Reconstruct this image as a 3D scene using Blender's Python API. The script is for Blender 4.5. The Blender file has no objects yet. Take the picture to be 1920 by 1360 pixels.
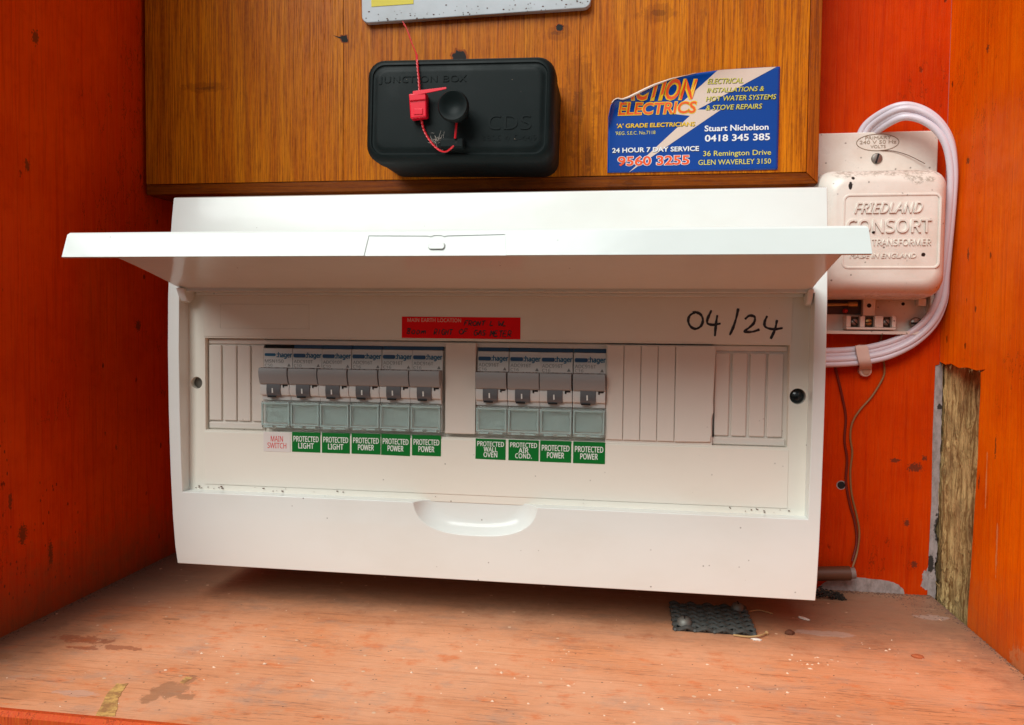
import bpy, bmesh, math, random
from mathutils import Vector, Matrix
random.seed(7)
S = bpy.context.scene
MM = 0.001

# ------------------------------------------------------------------ camera
cam_d = bpy.data.cameras.new('camera'); cam = bpy.data.objects.new('camera', cam_d)
S.collection.objects.link(cam); S.camera = cam
cam_d.sensor_width = 36; cam_d.lens = 1435.3546 / 1920 * 36
cam_d.clip_start = 0.01; cam_d.clip_end = 500
yaw, pitch, roll = 0.14624713, -0.04028202, 0.01066179
fwd = Vector((-math.sin(yaw)*math.cos(pitch), math.cos(yaw)*math.cos(pitch), math.sin(pitch)))
rt = Vector((math.cos(yaw), math.sin(yaw), 0)); up = rt.cross(fwd)
r2 = rt*math.cos(roll)+up*math.sin(roll); u2 = up*math.cos(roll)-rt*math.sin(roll)
M = Matrix((r2, u2, -fwd)).transposed().to_4x4()
M.translation = Vector((0.03812343, -0.50455946, 0.16167204))
cam.matrix_world = M

# ------------------------------------------------------------------ world: bright, partly cloudy sky
SUN_EL, SUN_AZ = 43, -27          # elevation, degrees left of straight out of the cupboard
sd = Vector((math.sin(math.radians(SUN_AZ))*math.cos(math.radians(SUN_EL)),
             -math.cos(math.radians(SUN_AZ))*math.cos(math.radians(SUN_EL)), math.sin(math.radians(SUN_EL))))
W = bpy.data.worlds.new('World'); S.world = W; W.use_nodes = True
wn = W.node_tree.nodes; wl = W.node_tree.links; wn.clear()
wo = wn.new('ShaderNodeOutputWorld'); bg = wn.new('ShaderNodeBackground'); bg.inputs[1].default_value = 0.05
sky = wn.new('ShaderNodeTexSky'); sky.sky_type = 'NISHITA'; sky.sun_disc = False
sky.sun_elevation = math.radians(SUN_EL); sky.sun_rotation = math.atan2(sd.x, sd.y)
sky.dust_density = 1.0
tc = wn.new('ShaderNodeTexCoord'); mp = wn.new('ShaderNodeMapping'); mp.inputs['Scale'].default_value = (1.0, 1.0, 2.2)
nz = wn.new('ShaderNodeTexNoise'); nz.inputs['Scale'].default_value = 2.6; nz.inputs['Detail'].default_value = 9; nz.inputs['Roughness'].default_value = .62
rp = wn.new('ShaderNodeValToRGB'); rp.color_ramp.elements[0].position = .40; rp.color_ramp.elements[1].position = .60
mx = wn.new('ShaderNodeMix'); mx.data_type = 'RGBA'; mx.inputs['B'].default_value = (7.5, 7.9, 8.2, 1)
wl.new(tc.outputs['Generated'], mp.inputs[0]); wl.new(mp.outputs[0], nz.inputs['Vector']); wl.new(nz.outputs[0], rp.inputs[0])
wsp = wn.new('ShaderNodeSeparateXYZ'); wl.new(tc.outputs['Generated'], wsp.inputs[0])
whz = wn.new('ShaderNodeMapRange'); whz.inputs['From Min'].default_value = -.02; whz.inputs['From Max'].default_value = .06; wl.new(wsp.outputs[2], whz.inputs[0])   # clouds end at the horizon
wmu = wn.new('ShaderNodeMath'); wmu.operation = 'MULTIPLY'; wl.new(rp.outputs[0], wmu.inputs[0]); wl.new(whz.outputs[0], wmu.inputs[1])
wl.new(wmu.outputs[0], mx.inputs['Factor']); wl.new(sky.outputs[0], mx.inputs['A'])
wl.new(mx.outputs['Result'], bg.inputs[0]); wl.new(bg.outputs[0], wo.inputs[0])
sun_d = bpy.data.lights.new('sun', 'SUN'); sun_d.energy = 4.8; sun_d.angle = math.radians(42); sun_d.color = (.955, 1, .965)
sun = bpy.data.objects.new('sun', sun_d); S.collection.objects.link(sun)
sun.rotation_euler = sd.to_track_quat('Z', 'Y').to_euler(); sun.location = sd*3
S.view_settings.view_transform = 'Standard'; S.view_settings.look = 'None'
S.view_settings.exposure = -0.35; S.view_settings.gamma = 1
S.render.resolution_x = 1024; S.render.resolution_y = 725
S.cycles.max_bounces = 12; S.cycles.transmission_bounces = 10

# ------------------------------------------------------------------ materials
def mat(name, col, rough=.5, spec=.5, metal=0, trans=0):
    m = bpy.data.materials.new(name); m.use_nodes = True
    b = m.node_tree.nodes['Principled BSDF']
    b.inputs['Base Color'].default_value = (*col, 1); b.inputs['Roughness'].default_value = rough
    b.inputs['Metallic'].default_value = metal; b.inputs['Specular IOR Level'].default_value = spec
    b.inputs['Transmission Weight'].default_value = trans
    return m

class NT:
    """small helper to write node graphs tersely (object/world position in mm)"""
    def __init__(s, m):
        s.m = m; s.n = m.node_tree.nodes; s.l = m.node_tree.links; s.b = s.n['Principled BSDF']
        g = s.n.new('ShaderNodeNewGeometry'); v = s.n.new('ShaderNodeVectorMath'); v.operation = 'SCALE'
        v.inputs['Scale'].default_value = 1000; s.l.new(g.outputs['Position'], v.inputs[0]); s.pos = v.outputs[0]
    def put(s, sock, v):
        if isinstance(v, bpy.types.NodeSocket): s.l.new(v, sock)
        elif isinstance(v, (tuple, list)) and len(v) == 3 and sock.type == 'RGBA': sock.default_value = (*v, 1)
        else: sock.default_value = v
    def math(s, op, a, b=0, c=None, clamp=False):
        n = s.n.new('ShaderNodeMath'); n.operation = op; n.use_clamp = clamp
        s.put(n.inputs[0], a); s.put(n.inputs[1], b)
        if c is not None: s.put(n.inputs[2], c)
        return n.outputs[0]
    def vec(s, scale=(1, 1, 1), off=(0, 0, 0), rot=(0, 0, 0), src=None):
        n = s.n.new('ShaderNodeMapping'); s.l.new(src or s.pos, n.inputs[0])
        n.inputs['Scale'].default_value = scale; n.inputs['Location'].default_value = off; n.inputs['Rotation'].default_value = rot
        return n.outputs[0]
    def noise(s, scale=(1, 1, 1), detail=4, rough=.55, off=(0, 0, 0), dist=0, rot=(0, 0, 0), src=None):
        n = s.n.new('ShaderNodeTexNoise'); s.l.new(s.vec(scale, off, rot, src), n.inputs['Vector'])
        n.inputs['Scale'].default_value = 1; n.inputs['Detail'].default_value = detail
        n.inputs['Roughness'].default_value = rough; n.inputs['Distortion'].default_value = dist
        return n.outputs[0]
    def voro(s, scale, off=(0, 0, 0), rnd=1):
        n = s.n.new('ShaderNodeTexVoronoi'); s.l.new(s.vec(scale, off), n.inputs['Vector']); n.inputs['Scale'].default_value = 1
        n.inputs['Randomness'].default_value = rnd
        return n.outputs['Distance'], n.outputs['Color']
    def ramp(s, v, lo, hi, a=0., b=1.):
        n = s.n.new('ShaderNodeMapRange'); s.put(n.inputs['Value'], v)
        n.inputs['From Min'].default_value = lo; n.inputs['From Max'].default_value = hi
        n.inputs['To Min'].default_value = a; n.inputs['To Max'].default_value = b; n.clamp = True
        n.interpolation_type = 'SMOOTHSTEP' if lo < hi else 'LINEAR'
        return n.outputs[0]
    def mix(s, f, a, b):
        n = s.n.new('ShaderNodeMix'); n.data_type = 'RGBA'
        s.put(n.inputs['Factor'], f); s.put(n.inputs['A'], a); s.put(n.inputs['B'], b)
        return n.outputs['Result']
    def mul(s, a, f):
        n = s.n.new('ShaderNodeVectorMath'); n.operation = 'SCALE'; s.put(n.inputs[0], a); s.put(n.inputs['Scale'], f); return n.outputs[0]
    def spots(s, marks, jag=.5, freq=.5):
        """mask of worn marks: list of (x,y,z, rx,ry,rz) in mm with ragged edges"""
        wob = s.noise((freq,)*3, 5, .7); out = None
        for (x, y, z, a, b, c) in marks:
            v = s.vec((1/a, 1/b, 1/c), (-x/a, -y/b, -z/c))
            ln = s.n.new('ShaderNodeVectorMath'); ln.operation = 'LENGTH'; s.l.new(v, ln.inputs[0])
            d = s.math('ADD', ln.outputs['Value'], s.math('MULTIPLY', s.math('SUBTRACT', wob, .5), 2*jag*2))
            k = s.ramp(d, 1.12, .88)
            out = k if out is None else s.math('MAXIMUM', out, k)
        return out
    def bump(s, h, strength=.3, dist=.0005):
        n = s.n.new('ShaderNodeBump'); n.inputs['Strength'].default_value = strength; n.inputs['Distance'].default_value = dist
        s.put(n.inputs['Height'], h); s.l.new(n.outputs[0], s.b.inputs['Normal'])
    def col(s, c): s.put(s.b.inputs['Base Color'], c)
    def rough(s, r): s.put(s.b.inputs['Roughness'], r)

def white_plastic(name, col, rough=.16, dirt=.5, speck=.33, spec=.3):
    m = mat(name, col, rough, spec); t = NT(m)
    big = t.ramp(t.noise((.018, .018, .03), 4, .6), .42, .75)
    d, c = t.voro((.05, .05, .05)); fine = t.noise((.4, .4, .4), 3)
    dn, _ = t.voro((.11, .11, .11), (3, 5, 9))
    spk = t.math('MULTIPLY', t.ramp(dn, .060, .035), t.ramp(t.noise((.01, .01, .01), 2, .5, (7, 1, 3)), .5-speck*.2, .62))
    scr = t.ramp(t.noise((.03, .03, .9), 2, .5, dist=1.5), .70, .74)
    cc = t.mix(t.math('MULTIPLY', big, .16*dirt), col, (col[0]*.75, col[1]*.66, col[2]*.55))
    cc = t.mix(t.math('MULTIPLY', spk, .65), cc, (.10, .07, .05))
    t.col(cc); t.rough(t.math('ADD', rough, t.math('MULTIPLY', fine, .07)))
    t.bump(t.noise((.06, .06, .06), 2), .25, .0006)
    return m
PLASTIC = white_plastic('white_gloss_plastic', (.775, .795, .765), .10, .8)
PLASTIC_P = white_plastic('cream_panel_plastic', (.83, .79, .70), .2, .8, .6)
BLANKM = white_plastic('blank_plastic', (.74, .68, .61), .33, .8, .6)
BREAKW = mat('breaker_light_grey', (.68, .66, .63), .4)
HANDLE = mat('breaker_grey_handle', (.31, .31, .31), .42)
TOGGLE = mat('breaker_toggle', (.12, .125, .135), .35)
DARK = mat('dark_gap', (.006, .005, .005), .8)
BLUETOP = mat('blue_plastic', (.006, .05, .13), .4)
BLUEINK = mat('blue_ink', (.006, .12, .24), .5)
BLUEPILL = mat('blue_marker', (.004, .06, .17), .35)
GREYINK = mat('grey_ink', (.20, .19, .18), .6)
CLEAR = mat('clear_cover_plastic', (.90, .975, .965), .05, .5, 0, .92)
CLEARE = mat('clear_cover_edge', (.62, .80, .78), .08, .5, 0, .45)
CLEAR.node_tree.nodes['Principled BSDF'].inputs['IOR'].default_value = 1.45
INSERT = mat('pale_green_insert', (.64, .73, .69), .5)
MARKER = mat('black_marker', (.012, .004, .008), .35)
GREENL = mat('green_label', (.0, .165, .022), .3)
WHITEINK = mat('white_ink', (.82, .84, .80), .5)
REDINK = mat('red_ink', (.70, .035, .04), .5)
REDL = mat('red_label', (.85, .0, .002), .45, .15)
PINKINK = mat('pink_print', (.85, .50, .42), .5)
WHITEL = mat('white_label', (.76, .70, .67), .35)
STICKB = mat('sticker_blue', (.001, .05, .29), .25)
STICKW = mat('sticker_white', (.70, .56, .47), .3)
YINK = mat('yellow_ink', (.66, .60, .10), .4)
SHADOWINK = mat('dark_outline_ink', (.05, .045, .03), .5)
YOLK = mat('yellow_outline_ink', (.80, .50, .015), .4)
OINK = mat('orange_ink', (.80, .085, .01), .4)
WINK = mat('sticker_white_ink', (.80, .82, .85), .4)
STEEL = mat('dull_steel', (.30, .27, .24), .38, .5, .85)
BRASS = mat('brass', (.45, .28, .10), .4, .5, .8)
CABLE = mat('white_cable_sheath', (.66, .60, .66), .35)
CREAM = mat('clip_plastic', (.66, .50, .43), .4)

def black_plastic():
    m = mat('black_bakelite', (.006, .009, .009), .45, .13); t = NT(m)
    n = t.noise((.05, .05, .05), 6, .65); f = t.noise((1.2, .3, 1.2), 4)
    dust = t.math('MULTIPLY', t.ramp(n, .45, .7), .35)
    d, _ = t.voro((.16, .16, .16)); sp = t.math('MULTIPLY', t.ramp(d, .07, .03), t.ramp(n, .5, .6))
    c = t.mix(dust, (.006, .010, .010), (.015, .020, .020)); t.col(t.mix(t.math('MULTIPLY', sp, .3), c, (.12, .10, .09)))
    t.rough(t.ramp(n, .3, .7, .42, .58)); t.bump(f, .12, .0003); return m
BLACK = black_plastic()

def wood(name, base, dark, light, axis='z', sx=.55, knots=()):
    m = mat(name, base, .33, .15); t = NT(m)
    oi = t.n.new('ShaderNodeObjectInfo'); cmb = t.n.new('ShaderNodeCombineXYZ')
    t.put(cmb.inputs[0], t.math('MULTIPLY', oi.outputs['Random'], 900.)); t.put(cmb.inputs[2], t.math('MULTIPLY', oi.outputs['Random'], 300.))
    va = t.n.new('ShaderNodeVectorMath'); va.operation = 'ADD'; t.l.new(t.pos, va.inputs[0]); t.l.new(cmb.outputs[0], va.inputs[1]); src = va.outputs[0]
    def sc(a, l): return (a, a, l) if axis == 'z' else (l, a, a)
    g = t.noise(sc(.11, .006), 5, .6, dist=.8, src=src)
    fine = t.noise(sc(1.3, .03), 5, .7, dist=.3, src=src)
    pore = t.ramp(t.noise(sc(2.6, .10), 3, .6, src=src), .60, .72)
    fleck = t.ramp(t.noise(sc(.5, .28), 4, .6, src=src), .35, .75)
    streak = t.ramp(t.noise(sc(.30, .004), 3, .6, (5, 5, 5), src=src), .50, .68)
    c = t.mix(t.ramp(g, .3, .7), base, light)
    c = t.mix(t.math('MULTIPLY', t.ramp(fine, .42, .62), .72), c, dark)
    c = t.mix(t.math('MULTIPLY', streak, .35), c, dark)
    c = t.mix(t.math('MULTIPLY', pore, .55), c, tuple(v*.35 for v in dark))
    c = t.mix(t.math('MULTIPLY', fleck, .22), c, light)
    if knots:
        k = t.spots(knots, .8, .12); c = t.mix(t.math('MULTIPLY', k, .28), c, tuple(v*.5 for v in dark))
        k2 = t.spots([(x, y, z, a*.35, b, cc*.35) for x, y, z, a, b, cc in knots], .9, .3); c = t.mix(t.math('MULTIPLY', k2, .4), c, (.06, .012, .001))
    tint = t.ramp(oi.outputs['Random'], 0, 1, .86, 1.08)
    t.col(t.mul(c, tint)); t.rough(t.ramp(fine, .3, .7, .28, .42)); t.bump(t.math('ADD', fine, pore), .3, .0003)
    return m
BOARD = wood('varnished_pine', (.48, .112, .001), (.17, .026, .0), (.64, .20, .004), knots=[(8, -34, 300, 10, 60, 26), (14, -34, 268, 5, 60, 20), (-6, -34, 343, 9, 60, 4), (-235, -34, 318, 16, 60, 3), (55, -34, 352, 12, 60, 5)])
TRIM = wood('varnished_edging', (.22, .045, .001), (.10, .014, .0), (.30, .075, .003), axis='x', knots=[(40, -30, 252, 12, 30, 6), (-30, -30, 253, 18, 30, 5)])
TRIMV = wood('varnished_edging_upright', (.30, .055, .001), (.13, .018, .0), (.40, .09, .003))

def orange_paint(name, base, grain_axis, chips, seed, worn=(), wear_col=(.30, .25, .24), dust=0.):
    m = mat(name, base, .5, .06); t = NT(m)
    o = (seed*13., seed*7., seed*5.)
    big = t.noise((.012, .012, .012), 5, .6, o); g = t.noise((.30, .30, .012), 5, .65, o, dist=.6)
    fine = t.noise((1.1, 1.1, .06), 4, .6, o)
    mott = t.noise((.10, .10, .10), 6, .7, o)
    c = t.mix(t.ramp(big, .35, .65), base, (base[0]*.80, base[1]*.60, base[2]))
    c = t.mix(t.math('MULTIPLY', t.ramp(g, .48, .66), .5), c, (base[0]*.66, base[1]*.42, base[2]))
    g2 = t.noise((.9, .9, .02), 4, .7, (o[1], o[2], o[0]), dist=.4)
    c = t.mix(t.math('MULTIPLY', t.ramp(g2, .52, .70), .40), c, (base[0]*.78, base[1]*.40, base[2]))
    c = t.mix(t.math('MULTIPLY', t.ramp(g2, .46, .34), .28), c, (min(1, base[0]*1.05), base[1]*1.7, base[2]+.004))
    c = t.mix(t.math('MULTIPLY', t.ramp(mott, .5, .75), .45), c, (base[0]*.72, base[1]*.50, base[2]*.8))
    c = t.mix(t.math('MULTIPLY', t.ramp(fine, .5, .7), .18), c, (base[0]*.9, base[1]*1.7+.02, base[2]+.02))
    # scattered nicks
    d, vc = t.voro((.085, .085, .045), o); nick = t.math('MULTIPLY', t.ramp(t.math('ADD', d, t.math('MULTIPLY', t.noise((.5, .5, .35), 4), .22)), .215, .165), t.ramp(t.noise((.02, .02, .02), 2, .5, o), .46, .54))
    c = t.mix(t.math('MULTIPLY', nick, .75), c, (.05, .018, .006))
    crack = t.math('MULTIPLY', t.ramp(t.math('ABSOLUTE', t.math('SUBTRACT', t.noise((.06, .06, .02), 6, .65, o), .5)), .006, .0015), t.ramp(big, .52, .60))
    c = t.mix(t.math('MULTIPLY', crack, .6), c, (.06, .015, .004))
    if dust > .6:
        md, _ = t.voro((.3, .3, .17), o); mk = t.math('MULTIPLY', t.ramp(t.math('ADD', md, t.math('MULTIPLY', t.noise((.9, .9, .5), 4), .35)), .36, .24), t.spots([(-280, -135, 40, 30, 42, 34), (-280, -160, 90, 30, 14, 28)], .7, .05))
        c = t.mix(t.math('MULTIPLY', mk, .8), c, (.03, .012, .006))
    if chips: c = t.mix(t.math('MULTIPLY', t.spots(chips, 1.0, .8), .75), c, (.11, .04, .012) if dust > .6 else (.06, .028, .016))
    if worn: c = t.mix(t.math('MULTIPLY', t.spots(worn, .8, .15), .6), c, wear_col)
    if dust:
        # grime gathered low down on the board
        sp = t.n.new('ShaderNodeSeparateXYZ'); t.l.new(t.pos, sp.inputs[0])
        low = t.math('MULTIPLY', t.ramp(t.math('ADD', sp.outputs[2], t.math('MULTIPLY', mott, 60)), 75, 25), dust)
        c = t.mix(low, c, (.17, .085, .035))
    t.col(c); t.rough(t.ramp(mott, .3, .7, .34, .58)); t.bump(t.math('ADD', t.math('ADD', t.math('MULTIPLY', g, .8), t.math('MULTIPLY', g2, .8)), t.math('MULTIPLY', nick, -1.8)), .55, .0006)
    return m
OR = (.93, .075, .0)
P_LEFT = orange_paint('orange_paint_left', OR, 'z', [(-280, -126, 318, 9, 2.2, 3.5), (-280, -133, 248, 9, 1.5, 3), (-280, -39.6, 163, 9, 2.5, 3), (-280, -140, 50, 9, 2.5, 5), (-280, -120, 34, 9, 1.5, 6), (-280, -148, 70, 9, 1, 4)], 1, dust=.7)
P_RIGHT = orange_paint('orange_paint_right', (.95, .150, .0), 'z', [(230, -34.6, 208, 9, 1.2, 3.2), (230, -57.6, 82, 9, .8, 4), (230, -74.8, 104, 9, .7, 6), (230, -30, 262, 9, 2, 1.6), (230, -50, 318, 9, 1.5, 2)], 2,
                       [(230, -80, 52, 9, 1.0, 14), (230, -112, 2, 9, 14, 9), (230, -66, 86, 9, .7, 11)], (.75, .30, .12), dust=.35)
P_BACK = orange_paint('orange_paint_back', (.60, .045, .0), 'z', [(217.8, 0, 80, 4.0, 9, 2.6), (206, 0, 84, 2.4, 9, 1.3), (219, 0, 19, 1.6, 9, 2), (223, 0, 86, 1.3, 9, 1.6), (176, 0, 268, 3, 9, 1.5), (214, 0, 45, 1.5, 9, 2)], 3)
def fibro():
    m = mat('grey_cement_sheet', (.34, .28, .27), .85); t = NT(m)
    n = t.noise((.3, .3, .15), 6, .7); k = t.spots([(233, 0, 42, 2.5, 9, 9), (234, 0, 18, 3, 9, 7), (229, 0, 20, 2, 9, 6), (231, 0, 118, 1.4, 9, 1.6)], .7, .35)
    t.col(t.mix(k, t.mix(t.ramp(n, .35, .7), (.37, .30, .285), (.22, .175, .16)), (.03, .022, .018))); t.bump(n, .4, .0006); return m
FIBRO = fibro()
def stud_mat():
    m = mat('rotten_bare_timber', (.42, .26, .07), .85); t = NT(m)
    f = t.noise((.5, .5, .035), 7, .75, dist=1.0); n = t.noise((.08, .08, .04), 5, .6); h = t.noise((1.6, 1.6, .5), 4, .7)
    c = t.mix(t.ramp(f, .38, .62), (.74, .52, .22), (.24, .12, .03)); c = t.mix(t.math('MULTIPLY', t.ramp(n, .5, .7), .6), c, (.12, .05, .012))
    c = t.mix(t.math('MULTIPLY', t.ramp(h, .60, .72), .7), c, (.05, .02, .006)); t.col(c); t.bump(t.math('ADD', f, t.math('MULTIPLY', h, .5)), .9, .0016); return m
STUD = stud_mat()
def shelf_mat():
    m = mat('worn_orange_shelf_paint', (.56, .19, .08), .5); t = NT(m)
    big = t.noise((.010, .016, .01), 5, .6); g = t.noise((.010, .28, .1), 6, .65, dist=.5); fine = t.noise((.05, 1.2, .5), 5, .7)
    mott = t.noise((.05, .07, .05), 7, .7, (4, 8, 2)); iso = t.noise((.35, .45, .35), 5, .7)
    c = t.mix(t.ramp(big, .36, .62), (.80, .37, .20), (.74, .29, .13))
    c = t.mix(t.math('MULTIPLY', t.ramp(mott, .52, .68), .75), c, (.74, .17, .035))
    c = t.mix(t.math('MULTIPLY', t.ramp(t.noise((.03, .05, .03), 6, .7, (40, 3, 1)), .50, .72), .75), c, (.50, .29, .20))
    c = t.mix(t.math('MULTIPLY', t.ramp(g, .52, .68), .42), c, (.52, .18, .075))
    c = t.mix(t.math('MULTIPLY', t.ramp(fine, .53, .66), .5), c, (.34, .12, .055))
    c = t.mix(t.math('MULTIPLY', t.ramp(iso, .56, .72), .35), c, (.86, .48, .27))
    # dust and grime lying along the back and in the left corner
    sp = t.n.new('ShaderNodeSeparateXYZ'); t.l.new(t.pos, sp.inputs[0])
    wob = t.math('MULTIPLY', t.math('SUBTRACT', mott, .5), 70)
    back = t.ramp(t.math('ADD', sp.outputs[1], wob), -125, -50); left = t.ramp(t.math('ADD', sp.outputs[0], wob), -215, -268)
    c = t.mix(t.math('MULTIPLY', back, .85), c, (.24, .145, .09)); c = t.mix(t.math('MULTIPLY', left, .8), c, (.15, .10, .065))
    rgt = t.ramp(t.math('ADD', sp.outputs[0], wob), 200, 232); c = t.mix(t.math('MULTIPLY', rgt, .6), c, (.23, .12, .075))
    red = t.spots([(-238, -150, 0, 16, 4, 9), (-212, -157, 0, 12, 2.4, 9), (-228, -160, 0, 9, 1.6, 9)], 1.1, .16); c = t.mix(t.math('MULTIPLY', red, .55), c, (.22, .035, .01))
    pale = t.spots([(148, -75, 0, 16, 4, 9), (-200, -204, 0, 9, 3, 9), (215, -40, 0, 9, 4, 9)], .6, .15); c = t.mix(t.math('MULTIPLY', pale, .35), c, (.55, .45, .40))
    stain = t.spots([(-160, -194, 0, 9, 7, 9), (-165, -203, 0, 4, 4, 9), (-150, -199, 0, 5, 3, 9), (-158, -184, 0, 3, 5, 9), (-262, -175, 0, 6, 3, 9), (-209, -117, 0, 6, 1.5, 9)], .7, .16); c = t.mix(t.math('MULTIPLY', stain, .6), c, (.30, .13, .06))
    # checked wear left by a ribbed mat
    d, _ = t.voro((.09, .09, .09)); k = t.math('ADD', d, t.math('MULTIPLY', iso, .16))
    chip = t.math('MULTIPLY', t.ramp(k, .175, .145), t.ramp(t.noise((.016, .016, .016), 2, .5, (9, 9, 9)), .44, .52))
    c = t.mix(t.math('MULTIPLY', chip, .85), c, (.78, .52, .34))
    d2, _ = t.voro((.13, .16, .1), (33, 11, 5)); k2 = t.math('ADD', d2, t.math('MULTIPLY', iso, .16))
    c = t.mix(t.math('MULTIPLY', t.ramp(k2, .155, .125), .8), c, (.09, .04, .022))
    crack = t.math('MULTIPLY', t.ramp(t.math('ABSOLUTE', t.math('SUBTRACT', t.noise((.006, .13, .05), 5, .6, (2, 2, 2)), .5)), .007, .002), t.ramp(big, .48, .56))
    c = t.mix(t.math('MULTIPLY', crack, .6), c, (.13, .05, .03))
    # light scuffs and scratches running in several directions
    for k_, (rot, sc_) in enumerate(((.25, (.012, .9, .5)), (-.7, (.02, 1.1, .5)), (1.25, (.018, .8, .5)), (.05, (.008, 1.4, .5)))):
        n_ = t.noise(sc_, 2, .5, (k_*17, 5, 3), dist=.6, rot=(0, 0, rot)); ar = t.ramp(t.noise((.03, .03, .03), 3, .6, (k_*9, 1, 4)), .52, .62)
        c = t.mix(t.math('MULTIPLY', t.math('MULTIPLY', t.ramp(n_, .70, .735), ar), .55), c, (.86, .56, .36) if k_ != 1 else (.25, .09, .04))
    gr = t.noise((2.2, 2.6, 2), 3, .7); c = t.mix(t.math('MULTIPLY', t.ramp(gr, .60, .72), .30), c, (.22, .09, .05)); c = t.mix(t.math('MULTIPLY', t.ramp(gr, .40, .30), .25), c, (.88, .55, .34))
    t.col(c); t.rough(t.ramp(mott, .3, .7, .42, .62)); t.bump(t.math('ADD', t.math('MULTIPLY', g, .7), t.math('ADD', chip, t.math('MULTIPLY', fine, .4))), .35, .0005)
    return m
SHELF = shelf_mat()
NOSE = orange_paint('orange_paint_shelf_front', (.76, .13, .02), 'x', [], 5)
def old_enamel():
    m = mat('aged_cream_enamel', (.74, .67, .60), .3); t = NT(m)
    n = t.noise((.05, .05, .05), 5, .6); f = t.noise((.5, .5, .5), 5, .7)
    c = t.mix(t.ramp(n, .4, .7), (.76, .71, .64), (.69, .61, .53))
    d, _ = t.voro((.16, .16, .16)); sp = t.math('MULTIPLY', t.ramp(t.math('ADD', d, t.math('MULTIPLY', f, .2)), .215, .14), t.ramp(n, .36, .50))
    top = t.spots([(190, -30, 255, 28, 30, 3.2), (163, -30, 254, 8, 30, 4), (200, -30, 250, 9, 30, 3)], .8, .25)
    c = t.mix(t.math('MULTIPLY', t.math('MULTIPLY', top, t.ramp(f, .42, .6)), .65), c, (.20, .16, .11))
    c = t.mix(t.math('MULTIPLY', sp, .8), c, (.06, .035, .025))
    dots = t.spots([(163.5, -40, 246.5, 1.1, 30, 2.2), (165, -40, 251, .9, 30, .9), (203.4, -43, 207.4, 1.1, 9, 1.1), (176.5, -43, 220, .9, 9, .7)], .3, .6)
    t.col(t.mix(dots, c, (.012, .01, .008))); t.rough(t.ramp(n, .3, .7, .24, .42)); t.bump(f, .12, .0004); return m
ENAMEL = old_enamel()
def metal_plate():
    m = mat('painted_grey_plate', (.52, .56, .60), .45); t = NT(m)
    d, _ = t.voro((.2, .2, .2)); n = t.noise((.3, .3, .3), 5, .7)
    sp = t.ramp(t.math('ADD', d, t.math('MULTIPLY', n, .2)), .2, .14)
    c = t.mix(t.ramp(t.noise((.04, .04, .04), 4), .4, .7), (.52, .56, .60), (.44, .47, .49)); t.col(t.mix(t.math('MULTIPLY', sp, .6), c, (.15, .11, .08))); return m
PLATE = metal_plate()
YELLOW = mat('yellow_notice', (.72, .60, .03), .5)
def tape_mat():
    m = mat('old_tape_glue', (.60, .36, .08), .6); t = NT(m); n = t.noise((.2, .3, .2), 5, .7)
    t.col(t.mix(t.ramp(n, .38, .60), (.72, .42, .13), (.40, .19, .07))); t.bump(n, .4, .0005); return m
TAPE = tape_mat()
REDP = mat('red_seal_plastic', (.80, .004, .025), .28)
REDW = mat('red_wire', (.62, .006, .015), .4)
RUBBER = mat('black_mesh_strand', (.045, .046, .042), .55)
BEIGE = mat('beige_wire', (.24, .11, .035), .6)
DKRED = mat('dark_red', (.14, .008, .002), .5)
PIPE = mat('brown_pipe', (.10, .035, .015), .5)
def flat(name, col, r=.8): return mat(name, col, r)
BARK = flat('brown_debris', (.10, .03, .012)); FLAKE = flat('white_flake', (.75, .66, .58)); GUNK = flat('dark_gunk', (.018, .012, .008), .95)
STRAWM = flat('straw', (.45, .28, .12)); PFLAKE = flat('pale_paint_fleck', (.78, .56, .40))

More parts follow.
